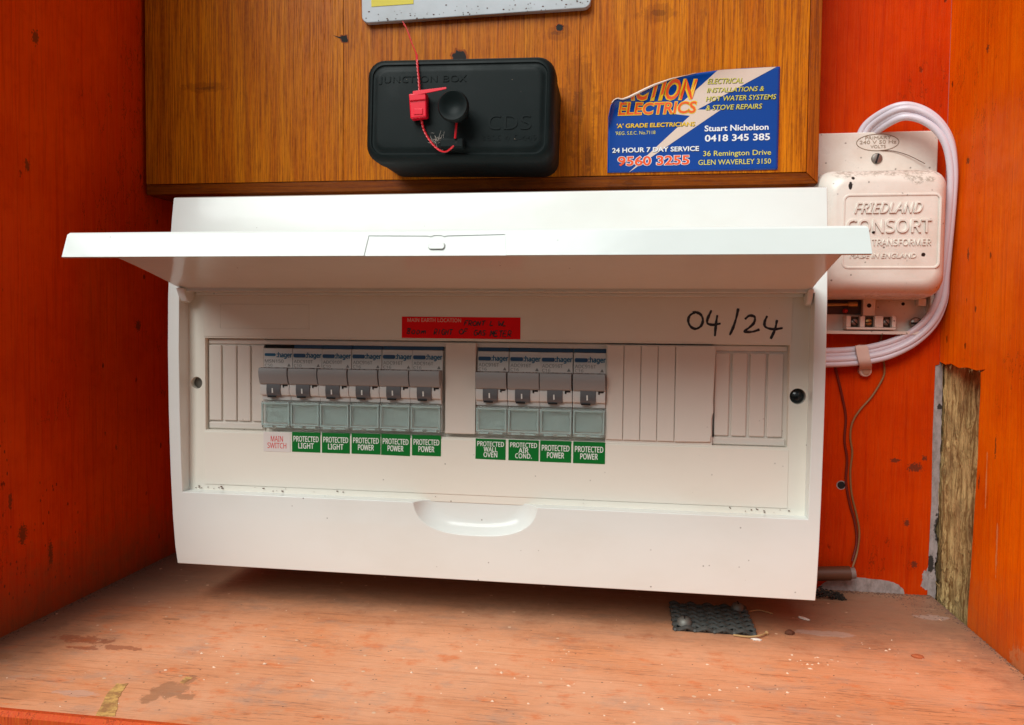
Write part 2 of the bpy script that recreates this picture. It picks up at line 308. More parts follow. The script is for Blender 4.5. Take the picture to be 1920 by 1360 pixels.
# ------------------------------------------------------------------ mesh helpers (all in mm)
class MB:
    def __init__(s): s.v = []; s.f = []
    def add(s, vs, fs):
        o = len(s.v); s.v += [tuple(v) for v in vs]; s.f += [tuple(i+o for i in f) for f in fs]; return s
    def box(s, x0, x1, y0, y1, z0, z1):
        return s.add([(x, y, z) for x in (x0, x1) for y in (y0, y1) for z in (z0, z1)],
                     [(0, 1, 3, 2), (4, 6, 7, 5), (0, 4, 5, 1), (2, 3, 7, 6), (0, 2, 6, 4), (1, 5, 7, 3)])
    def prism_x(s, prof, x0, x1):      # prof [(y,z)]
        n = len(prof)
        return s.add([(x0, y, z) for y, z in prof]+[(x1, y, z) for y, z in prof],
                     [tuple(range(n)), tuple(range(2*n-1, n-1, -1))]+[(i, i+n, (i+1) % n+n, (i+1) % n) for i in range(n)])
    def prism_y(s, out, y0, y1):       # outline [(x,z)] from back y0 to front y1
        n = len(out)
        return s.add([(x, y0, z) for x, z in out]+[(x, y1, z) for x, z in out],
                     [tuple(range(n)), tuple(range(2*n-1, n-1, -1))]+[(i, (i+1) % n, (i+1) % n+n, i+n) for i in range(n)])
    def prism_z(s, out, z0, z1):
        n = len(out)
        return s.add([(x, y, z0) for x, y in out]+[(x, y, z1) for x, y in out],
                     [tuple(range(n)), tuple(range(2*n-1, n-1, -1))]+[(i, (i+1) % n, (i+1) % n+n, i+n) for i in range(n)])
    def loft(s, rings, cap=True):
        n = len(rings[0]); vs = [p for r in rings for p in r]; fs = []
        for k in range(len(rings)-1):
            for i in range(n): fs.append((k*n+i, k*n+(i+1) % n, (k+1)*n+(i+1) % n, (k+1)*n+i))
        if cap: fs += [tuple(range(n)), tuple(range((len(rings)-1)*n, len(rings)*n))]
        return s.add(vs, fs)
    def tube(s, pts, r, n=8, flat=1.0):
        pts = [Vector(p) for p in pts]; rings = []; ref = Vector((0, 1, 0))
        for i, p in enumerate(pts):
            d = (pts[min(i+1, len(pts)-1)]-pts[max(i-1, 0)]).normalized()
            a = d.cross(ref)
            if a.length < .05: a = d.cross(Vector((1, 0, 0)))
            a.normalize(); b = d.cross(a).normalized(); rr = r[i] if isinstance(r, (list, tuple)) else r
            rings.append([tuple(p+a*math.cos(t)*rr+b*math.sin(t)*rr*flat) for t in [2*math.pi*k/n for k in range(n)]])
        return s.loft(rings)
    def disc_y(s, cx, cz, prof, n=28):  # lathe about an axis along y; prof [(r,y)] from back to front
        return s.loft([[(cx+r*math.cos(2*math.pi*k/n), y, cz+r*math.sin(2*math.pi*k/n)) for k in range(n)] for r, y in prof])
    def disc_z(s, cx, cy, prof, n=24):
        return s.loft([[(cx+r*math.cos(2*math.pi*k/n), cy+r*math.sin(2*math.pi*k/n), z) for k in range(n)] for r, z in prof])

def rrect(x0, x1, z0, z1, r, n=6):
    out = []
    for cx, cz, a in ((x1-r, z1-r, 0), (x0+r, z1-r, 90), (x0+r, z0+r, 180), (x1-r, z0+r, 270)):
        for k in range(n+1):
            t = math.radians(a+90*k/n); out.append((cx+r*math.cos(t), cz+r*math.sin(t)))
    return out
def spline(pts, n=8):
    P = [Vector(p) for p in pts]; P = [P[0]*2-P[1]]+P+[P[-1]*2-P[-2]]; out = []
    for i in range(1, len(P)-2):
        for k in range(n):
            t = k/n; a, b, c, d = P[i-1:i+3]
            out.append(.5*((2*b)+(-a+c)*t+(2*a-5*b+4*c-d)*t*t+(-a+3*b-3*c+d)*t**3))
    return out+[P[-2]]

def world_origin(p):
    o = Vector((0, 0, 0))
    while p is not None: o = o+Vector(p.location); p = p.parent
    return o
def link_mesh(name, me, material, parent, bevel=0, segs=2, smooth=35, label=None):
    if not me.materials: me.materials.append(material)
    if smooth: me.shade_smooth(); me.set_sharp_from_angle(angle=math.radians(smooth))
    o = bpy.data.objects.new(name, me); S.collection.objects.link(o)
    if parent is not None: o.parent = parent
    if bevel:
        b = o.modifiers.new('bevel', 'BEVEL'); b.width = bevel*MM; b.segments = segs; b.limit_method = 'ANGLE'; b.angle_limit = math.radians(32); b.harden_normals = True
    if label: o['label'] = label
    return o
def obj(name, mb, material, parent=None, bevel=0, segs=2, smooth=35, label=None, jitter=0):
    o0 = world_origin(parent); bm = bmesh.new()
    vs = [bm.verts.new((x*MM-o0.x, y*MM-o0.y, z*MM-o0.z)) for x, y, z in mb.v]
    for f in mb.f:
        try: bm.faces.new([vs[i] for i in f])
        except ValueError: pass
    bmesh.ops.recalc_face_normals(bm, faces=bm.faces)
    me = bpy.data.meshes.new(name); bm.to_mesh(me); bm.free()
    return link_mesh(name, me, material, parent, bevel, segs, smooth, label)
def thing(name, label, cat, loc=(0, 0, 0), group=None):
    o = bpy.data.objects.new(name, None); S.collection.objects.link(o); o.location = Vector(loc)*MM
    o.empty_display_size = .01; o['label'] = label; o['category'] = cat
    if group: o['group'] = group
    return o
def tag(o, label, cat, group=None, kind=None):
    if label: o['label'] = label
    if cat: o['category'] = cat
    if group: o['group'] = group
    if kind: o['kind'] = kind
    return o
def boolean(target, cutters):
    for c in cutters:
        m = target.modifiers.new('cut', 'BOOLEAN'); m.operation = 'DIFFERENCE'; m.object = c; m.solver = 'EXACT'
    bpy.context.view_layer.update(); dg = bpy.context.evaluated_depsgraph_get()
    me = bpy.data.meshes.new_from_object(target.evaluated_get(dg)); target.modifiers.clear(); target.data = me
    for c in cutters: bpy.data.objects.remove(c)
    me.shade_smooth(); me.set_sharp_from_angle(angle=math.radians(30))
def bev(o, w, segs=3, ang=32):
    b = o.modifiers.new('bevel', 'BEVEL'); b.width = w*MM; b.segments = segs; b.limit_method = 'ANGLE'; b.angle_limit = math.radians(ang); b.harden_normals = True

INTER = None
try:      # a plain grotesque shipped with Blender itself; the built-in face is the fallback
    import os
    INTER = bpy.data.fonts.load(os.path.join(bpy.utils.system_resource('DATAFILES'), 'fonts', 'NotoSansHebrew-Regular.woff2'))
except Exception:
    INTER = None
def text(name, s, x0, z0, x1, z1, y, material, parent, depth=.05, shear=0, bold=0, bulge=None, clip=None, align='LEFT', fixed_w=True, space=1.0, font=None):
    """lettering standing on a y-plane that faces the viewer, fitted to a box in mm"""
    cu = bpy.data.curves.new(name, 'FONT'); cu.body = s; cu.shear = shear; cu.offset = bold; cu.resolution_u = 3; cu.extrude = .01
    cu.align_x = align; cu.space_character = space
    thick = 0
    if font is not None: cu.font = font; thick = max(0, bold)*.8; cu.offset = 0
    to = bpy.data.objects.new(name, cu); S.collection.objects.link(to); bpy.context.view_layer.update()
    me = bpy.data.meshes.new_from_object(to.evaluated_get(bpy.context.evaluated_depsgraph_get()))
    bpy.data.objects.remove(to); bpy.data.curves.remove(cu)
    us = [v.co.x for v in me.vertices]; vs = [v.co.y for v in me.vertices]; a, b, c, d = min(us), max(us), min(vs), max(vs)
    o0 = world_origin(parent)
    for v in me.vertices:
        X = x0+(v.co.x-a)/(b-a)*(x1-x0); Z = z0+(v.co.y-c)/(d-c)*(z1-z0); Y = y-(depth if v.co.z > 0 else 0)
        v.co = (X, Y, Z)
    if thick:      # heavier weight: the same outline laid down a few times, each a hair proud of the last
        bm = bmesh.new(); bm.from_mesh(me); base_g = bm.verts[:]+bm.edges[:]+bm.faces[:]; hh = (z1-z0)
        for q, (dx, dz) in enumerate(((1, 0), (-1, 0), (0, 1), (0, -1), (.7, .7), (-.7, -.7))):
            g_ = bmesh.ops.duplicate(bm, geom=base_g)['geom']
            for v in g_:
                if isinstance(v, bmesh.types.BMVert): v.co += Vector((dx*thick*hh, -.004*(q+1), dz*thick*hh))
        bm.to_mesh(me); bm.free()
    if clip:
        bm = bmesh.new(); bm.from_mesh(me)
        for (px, pz, nx, nz_) in clip:
            bmesh.ops.bisect_plane(bm, geom=bm.verts[:]+bm.edges[:]+bm.faces[:], plane_co=(px, 0, pz), plane_no=(nx, 0, nz_), clear_outer=True)
        bm.to_mesh(me); bm.free()
    for v in me.vertices:
        X, Y, Z = v.co
        if bulge: Y += bulge(X, Z)
        v.co = (X*MM-o0.x, Y*MM-o0.y, Z*MM-o0.z)
    me.materials.clear()
    return link_mesh(name, me, material, parent, smooth=0)

def copy_tree(src, dx, label):
    r = src.copy(); S.collection.objects.link(r); r.location.x += dx*MM; r['label'] = label
    r.location.z += random.uniform(-.16, .16)*MM; r.location.y += random.uniform(-.2, .1)*MM; r.rotation_euler = (0, math.radians(random.uniform(-.25, .25)), 0)
    for ch in list(src.children):
        c = ch.copy(); S.collection.objects.link(c); c.parent = r
        for g in list(ch.children):
            d = g.copy(); S.collection.objects.link(d); d.parent = c
    return r

def screw_head(name, cx, cz, r, y, parent, ang=70, material=STEEL, material2=DARK):
    o = obj(name, MB().disc_y(cx, cz, [(r, y+1.2), (r, y), (r*.86, y-.55), (r*.5, y-.85)]), material, parent)
    a = math.radians(ang); c, s_ = math.cos(a), math.sin(a); w = .16*r; L = r*.88
    pts = [(cx+u*c-v*s_, cz+u*s_+v*c) for u, v in ((-L, -w), (L, -w), (L, w), (-L, w))]
    obj('slot', MB().prism_y(pts, y, y-.9), material2, o)
    return o

# ================================================================== SETTING
def grid_wall(name, x0, x1, y0, y1, z0, z1, material):
    o = obj(name, MB().box(x0, x1, y0, y1, z0, z1), material); o['kind'] = 'structure'; return o
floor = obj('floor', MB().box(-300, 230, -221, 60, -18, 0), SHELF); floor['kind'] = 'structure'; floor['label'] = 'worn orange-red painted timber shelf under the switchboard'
bev(floor, .8)
nose = obj('shelf_front_edging', MB().prism_x([(-221.3, -40), (-221.3, -.4), (-222.2, 1.0), (-224.5, 1.2), (-226, -.8), (-226, -40)], -300, 260), NOSE, floor)
wall_back = obj('wall_back', MB().prism_y([(-300, -20), (227.4, -20), (227.2, 20), (227.9, 60), (227.3, 100), (227.6, 143.6), (230.0, 144.4), (230.0, 900), (-300, 900)], 14, 0), P_BACK); wall_back['kind'] = 'structure'
rs0 = random.Random(5); edge_ = [(232.4+rs0.uniform(-.25, .25)-(1.6 if 10 < q_ < 22 or 36 < q_ < 48 else 0)*rs0.random(), q_) for q_ in range(-28, 158, 2)]
strip = obj('bare_cement_strip', MB().prism_y([(226, 158), (226, -30), (232, -30)]+edge_, 14, .6), FIBRO, wall_back)
obj('added_backing', MB().box(225, 300, 14.5, 30, -60, 170), mat('backing_dark', (.05, .03, .018), .9), wall_back); strip['label'] = 'unpainted grey cement sheet strip showing through the notch'  # the box is a dark backing added to stop sky light leaking through the gap
def ragged(p, a=.35, k=5):
    out = []
    for i_, q in enumerate(p):
        w_ = p[(i_+1) % len(p)]
        for h_ in range(k):
            j_ = a if q[1] > 0 or w_[1] > 0 else 0
            out.append((q[0]+(w_[0]-q[0])*h_/k+random.uniform(-j_, j_), q[1]+(w_[1]-q[1])*h_/k+random.uniform(-j_, j_)))
    return out
pts = [(160, -.5), (168, 6), (176, 8.5), (190, 9), (203, 8), (210, 6), (213, 3), (214, -.5)]
obj("bare_patch", MB().prism_y(ragged(pts), .2, -.12), FIBRO, wall_back)
pts = [(223.5, 5.5), (224.2, 9), (224.0, 13), (225.4, 16), (226.2, 14.5), (227.5, 19), (227.4, 3), (225.5, 4)]
obj('bare_patch', MB().prism_y(ragged(pts), .2, -.12), FIBRO, wall_back)
obj('nail_hole', MB().disc_y(174.4, 67.2, [(2.3, .5), (2.3, -.25), (1.7, -.3)], 18), DARK, wall_back)
obj('hole_rim', MB().disc_y(174.4, 67.2, [(2.9, .5), (2.9, -.12), (2.3, -.16)], 18), FIBRO, wall_back)
wall_left = grid_wall('wall_left', -300, -280.3, -225, 14, -40, 900, P_LEFT)
# right side board with the lower back corner broken away
prof = [(0, 900), (0, 146), (-8, 144.6), (-16, 145.6), (-27, 143.4), (-38, 144.2), (-50, 143.0), (-60.5, 144.2), (-58, 143.0), (-55.2, 142.4), (-55.6, 131), (-54.9, 118), (-55.3, 96), (-53.8, 72), (-52.6, 50), (-51.4, 28), (-49.8, 10), (-49.0, -40), (-225, -40), (-225, 900)]
wall_right = obj('wall_right', MB().prism_x(prof, 230.1, 246), P_RIGHT); wall_right['kind'] = 'structure'
# splintered lip of the break
mb = MB()
for i in range(34):
    y = -2-i*1.6+random.uniform(-.8, .8); L = random.uniform(1, 3.2)
    z = 144.5+random.uniform(-.6, .6); x = 230.3+random.uniform(0, 3); w = random.uniform(.3, .9)
    mb.add([(x, y-w, z+.6), (x, y+w, z+.6), (x+.7, y, z+.6), (x-random.uniform(0, 1), y+random.uniform(-1.2, 1.2), z-L)], [(0, 1, 3), (1, 2, 3), (2, 0, 3), (0, 2, 1)])
obj('splinters', mb, STUD, wall_right)['kind'] = 'stuff'
ceil = grid_wall('ceiling', -300, 246, -225, 14, 900.5, 920, P_LEFT)

# decayed stud behind the notch
bm = bmesh.new(); N = 70; K = 26
prof = [(234.2, 14), (233.7, 0), (234.8, -5), (238.8, -13), (243.5, -22), (246.2, -34), (246.8, -55), (246.8, -72), (262, -72), (262, 14)]
def along(pr, t):
    t *= len(pr)-1; i = min(int(t), len(pr)-2); f = t-i
    return pr[i][0]*(1-f)+pr[i+1][0]*f, pr[i][1]*(1-f)+pr[i+1][1]*f
from mathutils import noise as NZ
rows = []
for k in range(N+1):
    z = -28+k*(240/N); row = []
    for j in range(K+1):
        x, y = along(prof[:8], j/K)
        d = NZ.fractal(Vector((j*.55, z*.025, 3)), .6, 2.1, 5)*1.5+NZ.fractal(Vector((j*1.3, z*.11, 9)), .7, 2.1, 4)*.7
        low = max(0, (55-z)/55)
        d += low*(NZ.fractal(Vector((j*.8, z*.16, 5)), .7, 2.1, 4)*2.2) + low*1.5
        row.append(bm.verts.new(((x+max(-2.2, d))*MM, (y+d*.3)*MM, z*MM)))
    rows.append(row)
for k in range(N):
    for j in range(K): bm.faces.new((rows[k][j], rows[k][j+1], rows[k+1][j+1], rows[k+1][j]))
back = [[bm.verts.new((262*MM, (14 if s_ == 0 else -74)*MM, (-28+k*240)*MM)) for s_ in (0, 1)] for k in (0, 1)]
bm.faces.new((rows[0][0], back[0][0], back[1][0], rows[N][0])) if False else None
me = bpy.data.meshes.new('timber_stud'); 
ends0 = [r for r in rows[0]]+[back[0][1], back[0][0]]; ends1 = [r for r in rows[N]]+[back[1][1], back[1][0]]
bm.faces.new(ends0); bm.faces.new(ends1); bm.faces.new((back[0][0], back[0][1], back[1][1], back[1][0]))
bm.faces.new([r[0] for r in rows]+[back[1][0], back[0][0]]); bm.faces.new([r[K] for r in rows]+[back[1][1], back[0][1]])
bmesh.ops.recalc_face_normals(bm, faces=bm.faces); bm.to_mesh(me); bm.free()
stud = link_mesh('timber_stud', me, STUD, None, smooth=50)
mb = MB(); rs = random.Random(3)
for i in range(110):
    tt = rs.uniform(.08, .8); x, y = along(prof[:8], tt); z = rs.uniform(-12, 138); L = rs.uniform(5, 26)*(.5 if z < 40 else 1); w = rs.uniform(.12, .45)
    x0_ = x-rs.uniform(.6, 1.8); dx = rs.uniform(-1.2, .6); dy = rs.uniform(-1.2, 1.2)
    mb.tube([(x0_+1.2, y, z), (x0_, y-.2+dy*.4, z+L*.4), (x0_+dx, y+dy, z+L)], [w, w*.8, .05], 4)
sp_ = obj('splinters', mb, STUD, stud, smooth=0); sp_['kind'] = 'stuff'
tag(stud, 'bare splintery brown timber stud showing through the notch in the right side board', 'timber stud')

# ================================================================== METER BOARD
ZB, ZT = 256.6, 860
mbd = thing('meter_board', 'varnished honey-brown timber meter board behind the black box and blue sticker', 'wooden board', (-67, 0, 250))
xs = [-277.6, -141.2, -4.8+13, 92, 140.9]
for a, b in zip(xs[:-1], xs[1:]):
    obj('plank', MB().box(a+.06, b-.06, -34, -4, ZB, ZT), BOARD, mbd, bevel=.22, segs=1)
obj('batten', MB().box(-276, 146, -3.9, -.3, ZB+2, ZT), TRIMV, mbd)
# mitred edging
mb = MB(); h0, h1 = 249.7, ZB-.15
mb.add([(x, y, z) for y in (-4, -33.4) for x, z in ((-277.8, h0), (147.8, h0), (141.1, h1), (-277.8, h1))], [(0, 1, 2, 3), (7, 6, 5, 4), (0, 4, 5, 1), (1, 5, 6, 2), (2, 6, 7, 3), (3, 7, 4, 0)])
obj('edge_trim', mb, TRIM, mbd, bevel=.5)
mb = MB()
mb.add([(x, y, z) for y in (-4, -33.4) for x, z in ((141.15, h1+.05), (147.9, h0+.05), (147.9, ZT), (141.15, ZT))], [(0, 1, 2, 3), (7, 6, 5, 4), (0, 4, 5, 1), (1, 5, 6, 2), (2, 6, 7, 3), (3, 7, 4, 0)])
obj('edge_trim', mb, TRIMV, mbd, bevel=.5)
def hole(x, z, r, par=mbd):
    out = []
    n = 20
    for k in range(n):
        rr = r*random.uniform(.8, 1.25); out.append((x+rr*math.cos(2*math.pi*k/n), z+rr*math.sin(2*math.pi*k/n)))
    o = obj('screw_hole', MB().prism_y(out, -33.8, -34.12), DARK, par)
    ring = [(x+(px-x)*1.3, z+(pz-z)*1.28) for px, pz in out]
    obj('hole_rim', MB().prism_y(ring, -33.9, -34.06), TRIMV, o)
hole(-140.4, 345.4, 2.3); hole(-4.4, 346.0, 2.2); hole(-66.5, 330.5, 4.2)
mb = MB().prism_y([(-148, 348), (-144, 346.9), (-140, 346.4), (-140, 344.9), (-144, 345.9)], -33.9, -34.1); obj('scratch', mb, DARK, mbd)

# steel plate along the top with a yellow notice
pl = thing('cover_plate', 'pale grey metal plate with a strip of yellow notice cut off by the top edge', 'metal plate', (-57, -37, 352))
pl_out = rrect(-127.4, 14.8, 353.9, 440, 4.5)
o = obj('plate', MB().prism_y(pl_out, -34.4, -38.6), PLATE, pl, bevel=.7)
obj('notice', MB().box(-121, -94, -38.7, -38.85, 363.5, 430), YELLOW, pl)
text('print', 'PVC', -113, 368.2, -97, 373, -38.87, DARK, pl)
mb = MB()
for i in range(60):
    x = random.uniform(-125, 13); z = 354.4+abs(random.gauss(0, 3.5)); r = random.uniform(.15, .55)
    mb.box(x-r, x+r, -38.8, -38.6, z-r*.5, z+r*.5)
obj('specks', mb, BARK, pl)['kind'] = 'stuff'
pl.rotation_euler = (0, -math.radians(1.0), 0)

# ================================================================== BLUE STICKER
stk = thing('business_sticker', 'blue business sticker with a white lightning bolt and a curling torn top left corner', 'sticker', (75, -34, 258))
def edge_z(x):   # upper outline, falling away to the left
    p = [(26, 290), (26.6, 294), (27.4, 297.5), (28.9, 300.0), (31.2, 301.3), (34.0, 300.4), (38.0, 301.6), (42.5, 303.6), (46.9, 305.7), (52.9, 308.3), (62.5, 311.5), (77.2, 314.8), (90.8, 316.5), (105.6, 317.3), (124.8, 317.5)]
    for (a, za), (b, zb) in zip(p[:-1], p[1:]):
        if x <= b: return za+(zb-za)*(x-a)/(b-a) if x > a else za
    return p[-1][1]
def curl(x, z):
    d = (edge_z(x)-z)*.9; k = max(0, 1-max(0, x-62)/45) if x > 62 else 1
    lift = max(0, 9-d); up_ = .045*lift*lift*k
    e = max(0, 5-(x-26)); up_ += .05*e*e*(max(0, z-262)/40)
    return -min(up_, 4.2)
def sheet(fn_in, y, nx=70, nz_=42, thick=.12):
    vs = []; fs = []
    for i in range(nx+1):
        x = 25.9+(124.8-25.9)*i/nx; zt = edge_z(x); zl = 258.1
        for j in range(nz_+1):
            z = zl+(zt-zl)*j/nz_; vs.append((x, y+curl(x, z), z))
    n1 = nz_+1
    for i in range(nx):
        for j in range(nz_): fs.append((i*n1+j, (i+1)*n1+j, (i+1)*n1+j+1, i*n1+j+1))
    return vs, fs
vs, fs = sheet(None, -34.5); mb = MB(); mb.add(vs, fs)
o = obj('backing', mb, STICKB, stk); sol = o.modifiers.new('thickness', 'SOLIDIFY'); sol.thickness = .0002; sol.offset = 1
# rolled pale paper lip
lip = []
for i in range(40):
    x = 28+i*1.25; zz = edge_z(x); lip.append((x, -34.6+curl(x, zz)-.2, zz+.1))
obj('torn_lip', MB().tube(lip, [min(.75, .25+.05*i)*(1 if i < 18 else max(.15, 1-(i-18)/20)) for i in range(40)], 8), STICKW, stk)
# bolt laid on the sheet as a finely cut patch
bolt = [(89.7, 316.6), (122.9, 317.5), (78.3, 294.2), (91.7, 293.7), (38.7, 258.1), (74.0, 290.7), (62.0, 292.4)]
def patch(name, poly, y, material, par):
    bm = bmesh.new(); vs = [bm.verts.new((x, 0, z)) for x, z in poly]; bm.faces.new(vs)
    for ax, lo, hi, st in (((1, 0, 0), 26, 125, 2.), ((0, 0, 1), 258, 318, 2.)):
        q = lo
        while q < hi:
            co = (q, 0, 0) if ax[0] else (0, 0, q)
            bmesh.ops.bisect_plane(bm, geom=bm.verts[:]+bm.edges[:]+bm.faces[:], plane_co=co, plane_no=ax); q += st
    bmesh.ops.triangulate(bm, faces=bm.faces)
    o0 = world_origin(par)
    for v in bm.verts:
        x, z = v.co.x, min(v.co.z, edge_z(v.co.x)-.1); v.co = (x*MM-o0.x, (y+curl(x, z))*MM-o0.y, z*MM-o0.z)
    for f in bm.faces:
        if f.normal.y > 0: f.normal_flip()
    me = bpy.data.meshes.new(name); bm.to_mesh(me); bm.free(); return link_mesh(name, me, material, par, smooth=40)
patch('lightning_bolt', bolt, -34.82, STICKW, stk)
CL = [(38.0, 301.4, -.46, 1), (52.9, 307.9, -.34, 1)]
for (s_, b, off, yy, mt) in (('ACTION', .055, .0, -34.9, YOLK), ('ACTION', .012, 0, -35.0, OINK)):
    g = .55 if mt is YOLK else 0
    text('print', s_, 33.0-g, 300.4-g, 78-g*.2, 311.6+g*.6, yy, mt, stk, .03, .35, b, curl, CL)
for (b, yy, mt) in ((.055, -34.9, YOLK), (.012, -35.0, OINK)):
    g = .5 if mt is YOLK else 0
    text('print', 'ELECTRICS', 32-g, 292.3-g, 77.6+g, 299.0+g, yy, mt, stk, .03, .15, b, curl)
text('print', "'A' GRADE ELECTRICIANS", 31.1, 284.6, 77, 287.2, -34.9, YOLK, stk, .03, .1, .02, curl)
text('print', "'REG. S.E.C. No.7118", 30.4, 280.5, 54, 282.6, -34.9, YINK, stk, .03, 0, 0, curl)
text('print', '24 HOUR 7 DAY SERVICE', 28.6, 269.9, 79.6, 272.8, -34.95, WINK, stk, .03, 0, .02, curl)
for (b, yy, mt) in ((.05, -34.9, WINK), (.015, -35.0, OINK)):
    g = .35 if mt is WINK else 0
    text('print', '9560 3255', 32-g, 261.9-g, 74.2+g, 267.7+g, yy, mt, stk, .03, 0, b+.01, curl)
for a_ in (('ELECTRICAL', 83.7, 308.8, 104.0, 311.8, .25), ('INSTALLATIONS &', 83.4, 303.8, 116, 306.6, .25), ('HOT WATER SYSTEMS', 83, 298.8, 123, 301.7, .2), ('& STOVE REPAIRS', 83, 293.6, 115.2, 296.5, .2),
           ("'A' GRADE ELECTRICIANS", 31.1, 284.6, 77, 287.2, .1), ('24 HOUR 7 DAY SERVICE', 28.6, 269.9, 79.6, 272.8, 0)):
    text('print', a_[0], a_[1]+.28, a_[2]-.28, a_[3]+.28, a_[4]-.22, -34.86, SHADOWINK, stk, .03, a_[5], .015, curl)
text('print', 'ELECTRICAL', 83.7, 308.8, 104.0, 311.8, -34.95, YINK, stk, .03, .25, .004, curl)
text('print', 'INSTALLATIONS &', 83.4, 303.8, 116, 306.6, -34.95, YINK, stk, .03, .25, .004, curl)
text('print', 'HOT WATER SYSTEMS', 83, 298.8, 123, 301.7, -34.95, YINK, stk, .03, .2, .004, curl)
text('print', '& STOVE REPAIRS', 83, 293.6, 115.2, 296.5, -34.95, YINK, stk, .03, .2, .004, curl)
text('print', 'Stuart Nicholson', 82.6, 281.2, 119.1, 284.7, -34.95, WINK, stk, .03, 0, .02, curl)
text('print', '0418 345 385', 82.9, 275.2, 120, 279.2, -34.95, WINK, stk, .03, 0, .02, curl)
text('print', '36 Remington Drive', 82.1, 265.8, 120.8, 269.8, -34.95, YINK, stk, .03, 0, .006, curl)
text('print', 'GLEN WAVERLEY 3150', 79.4, 261.6, 120.9, 264.6, -34.95, YINK, stk, .03, 0, .004, curl)

# ================================================================== BLACK JUNCTION BOX
jb = thing('junction_box', 'black moulded junction box with a round thumb knob mounted on the varnished board', 'junction box', (-56, -34, 256))
def ringxz(x0, x1, z0, z1, r, y): return [(x, y, z) for x, z in rrect(x0, x1, z0, z1, r, 6)]
J = (-110.0, -3.2, 256.6, 313.8)
def jring(g, r, y): return ringxz(J[0]+g, J[1]-g, J[2]+g, J[3]-g, r, y)
obj('base', MB().loft([jring(.6, 9, -34.1), jring(.4, 9, -66)]), BLACK, jb)
cov = obj('cover', MB().loft([jring(-.2, 9.5, -66.2), jring(-.2, 9.5, -77), jring(.3, 9.2, -79.6), jring(1.6, 8.6, -81.6), jring(2.8, 8, -82.2), jring(3.6, 7, -82.3), jring(4.1, 6.6, -81.6), jring(5.0, 6.0, -81.5), jring(6.2, 6, -82.4), jring(8, 5, -82.6)]), BLACK, jb, smooth=40)
kn = obj('thumb_knob', MB().disc_y(-56.2, 283.0, [(5.6, -82.2), (5.6, -87), (7.9, -91), (8.5, -94.4), (8.4, -96.2), (7.7, -97.0), (6.8, -96.8), (5, -95.6), (2.5, -94.7), (.3, -94.4)], 40), BLACK, jb, smooth=60)
mb = MB().box(-65, -51.6, -82.4, -88.6, 262.4, 267.9); lug = obj('seal_lug', mb, BLACK, jb, bevel=1.0)
obj('lug_hole', MB().disc_y(-55.6, 265.2, [(.8, -88.5), (.8, -88.66), (.6, -88.68)], 12), DARK, lug)
text('lettering', 'JUNCTION BOX', -102.5, 299.2, -52, 303.6, -82.5, BLACK, jb, .45, 0, -.012, font=INTER)
text('lettering', 'CDS', -39.2, 273.6, -15.2, 281.4, -82.5, BLACK, jb, .5, 0, -.015, font=INTER)
text('lettering', '3805 4 5-449', -42.6, 267.5, -11.8, 270.6, -82.5, BLACK, jb, .35, 0, -.01)
mb = MB()
for i in range(26):
    x = -68+random.gauss(0, 2.2); z = 268+random.gauss(0, 1.6); a = random.uniform(0, 6.28); L = random.uniform(1.5, 4)
    mb.tube([(x, -83.0, z), (x+math.cos(a)*L*.5, -83.6, z+math.sin(a)*L*.5), (x+math.cos(a)*L, -83.2, z+math.sin(a)*L)], .045, 4)
obj('cobweb', mb, FLAKE, jb)['kind'] = 'stuff'
for i in range(1):
    mb = MB()
    for q in range(26):
        x = random.uniform(-106, -7); z = random.choice([random.uniform(258, 312), 311+random.random()*2, random.uniform(300, 312)]); r = random.uniform(.06, .17)
        mb.box(x-r, x+r, -82.7, -82.55, z-r, z+r) if 264 < z < 306 and q % 2 else None
    obj('dust_specks', mb, PFLAKE, jb)['kind'] = 'stuff'
jb.rotation_euler = (0, math.radians(1.1), 0)

# red wire seal hung on the box
se = thing('wire_seal', 'red plastic wire seal with twisted red wire threaded round the knob of the black box', 'seal', (-77, -84, 286))
def sbox(name, x0, x1, z0, z1, y0, y1, m, par, b=.4): return obj(name, MB().box(x0, x1, y0, y1, z0, z1), m, par, bevel=b)
mb = MB().add([(x, y, z) for y in (-83.2, -88.6) for x, z in ((-81.6, 278.8), (-72.3, 279.6), (-72.6, 293.2), (-82.6, 292.6))], [(0, 1, 2, 3), (7, 6, 5, 4), (0, 4, 5, 1), (1, 5, 6, 2), (2, 6, 7, 3), (3, 7, 4, 0)])
sb_ = obj('seal_body', mb, REDP, se, bevel=.9, segs=3)
mb = MB().add([(x, y, z) for y in (-88.3, -89.5) for x, z in ((-81.9, 288.3), (-72.5, 288.9), (-72.7, 292.9), (-82.3, 292.2))], [(0, 1, 2, 3), (7, 6, 5, 4), (0, 4, 5, 1), (1, 5, 6, 2), (2, 6, 7, 3), (3, 7, 4, 0)])
obj('seal_cap', mb, REDP, sb_, bevel=.5)
mb = MB().box(-79.6, -74.4, -88.4, -89.1, 281, 284.2); obj('seal_tab', mb, REDP, sb_, bevel=.3)
pts = spline([(-80, -89, 293.2), (-74, -89.5, 293.6), (-67, -90.5, 293.8), (-60.5, -91.5, 294.0)], 5)
mb = MB(); mb.loft([[(p[0], p[1]-.35, p[2]-h), (p[0], p[1]+.35, p[2]-h), (p[0], p[1]+.35, p[2]+.5), (p[0], p[1]-.35, p[2]+.5)] for p, h in zip(pts, [2.2-1.7*i/len(pts) for i in range(len(pts))])])
obj('strap', mb, REDP, se, bevel=.15)
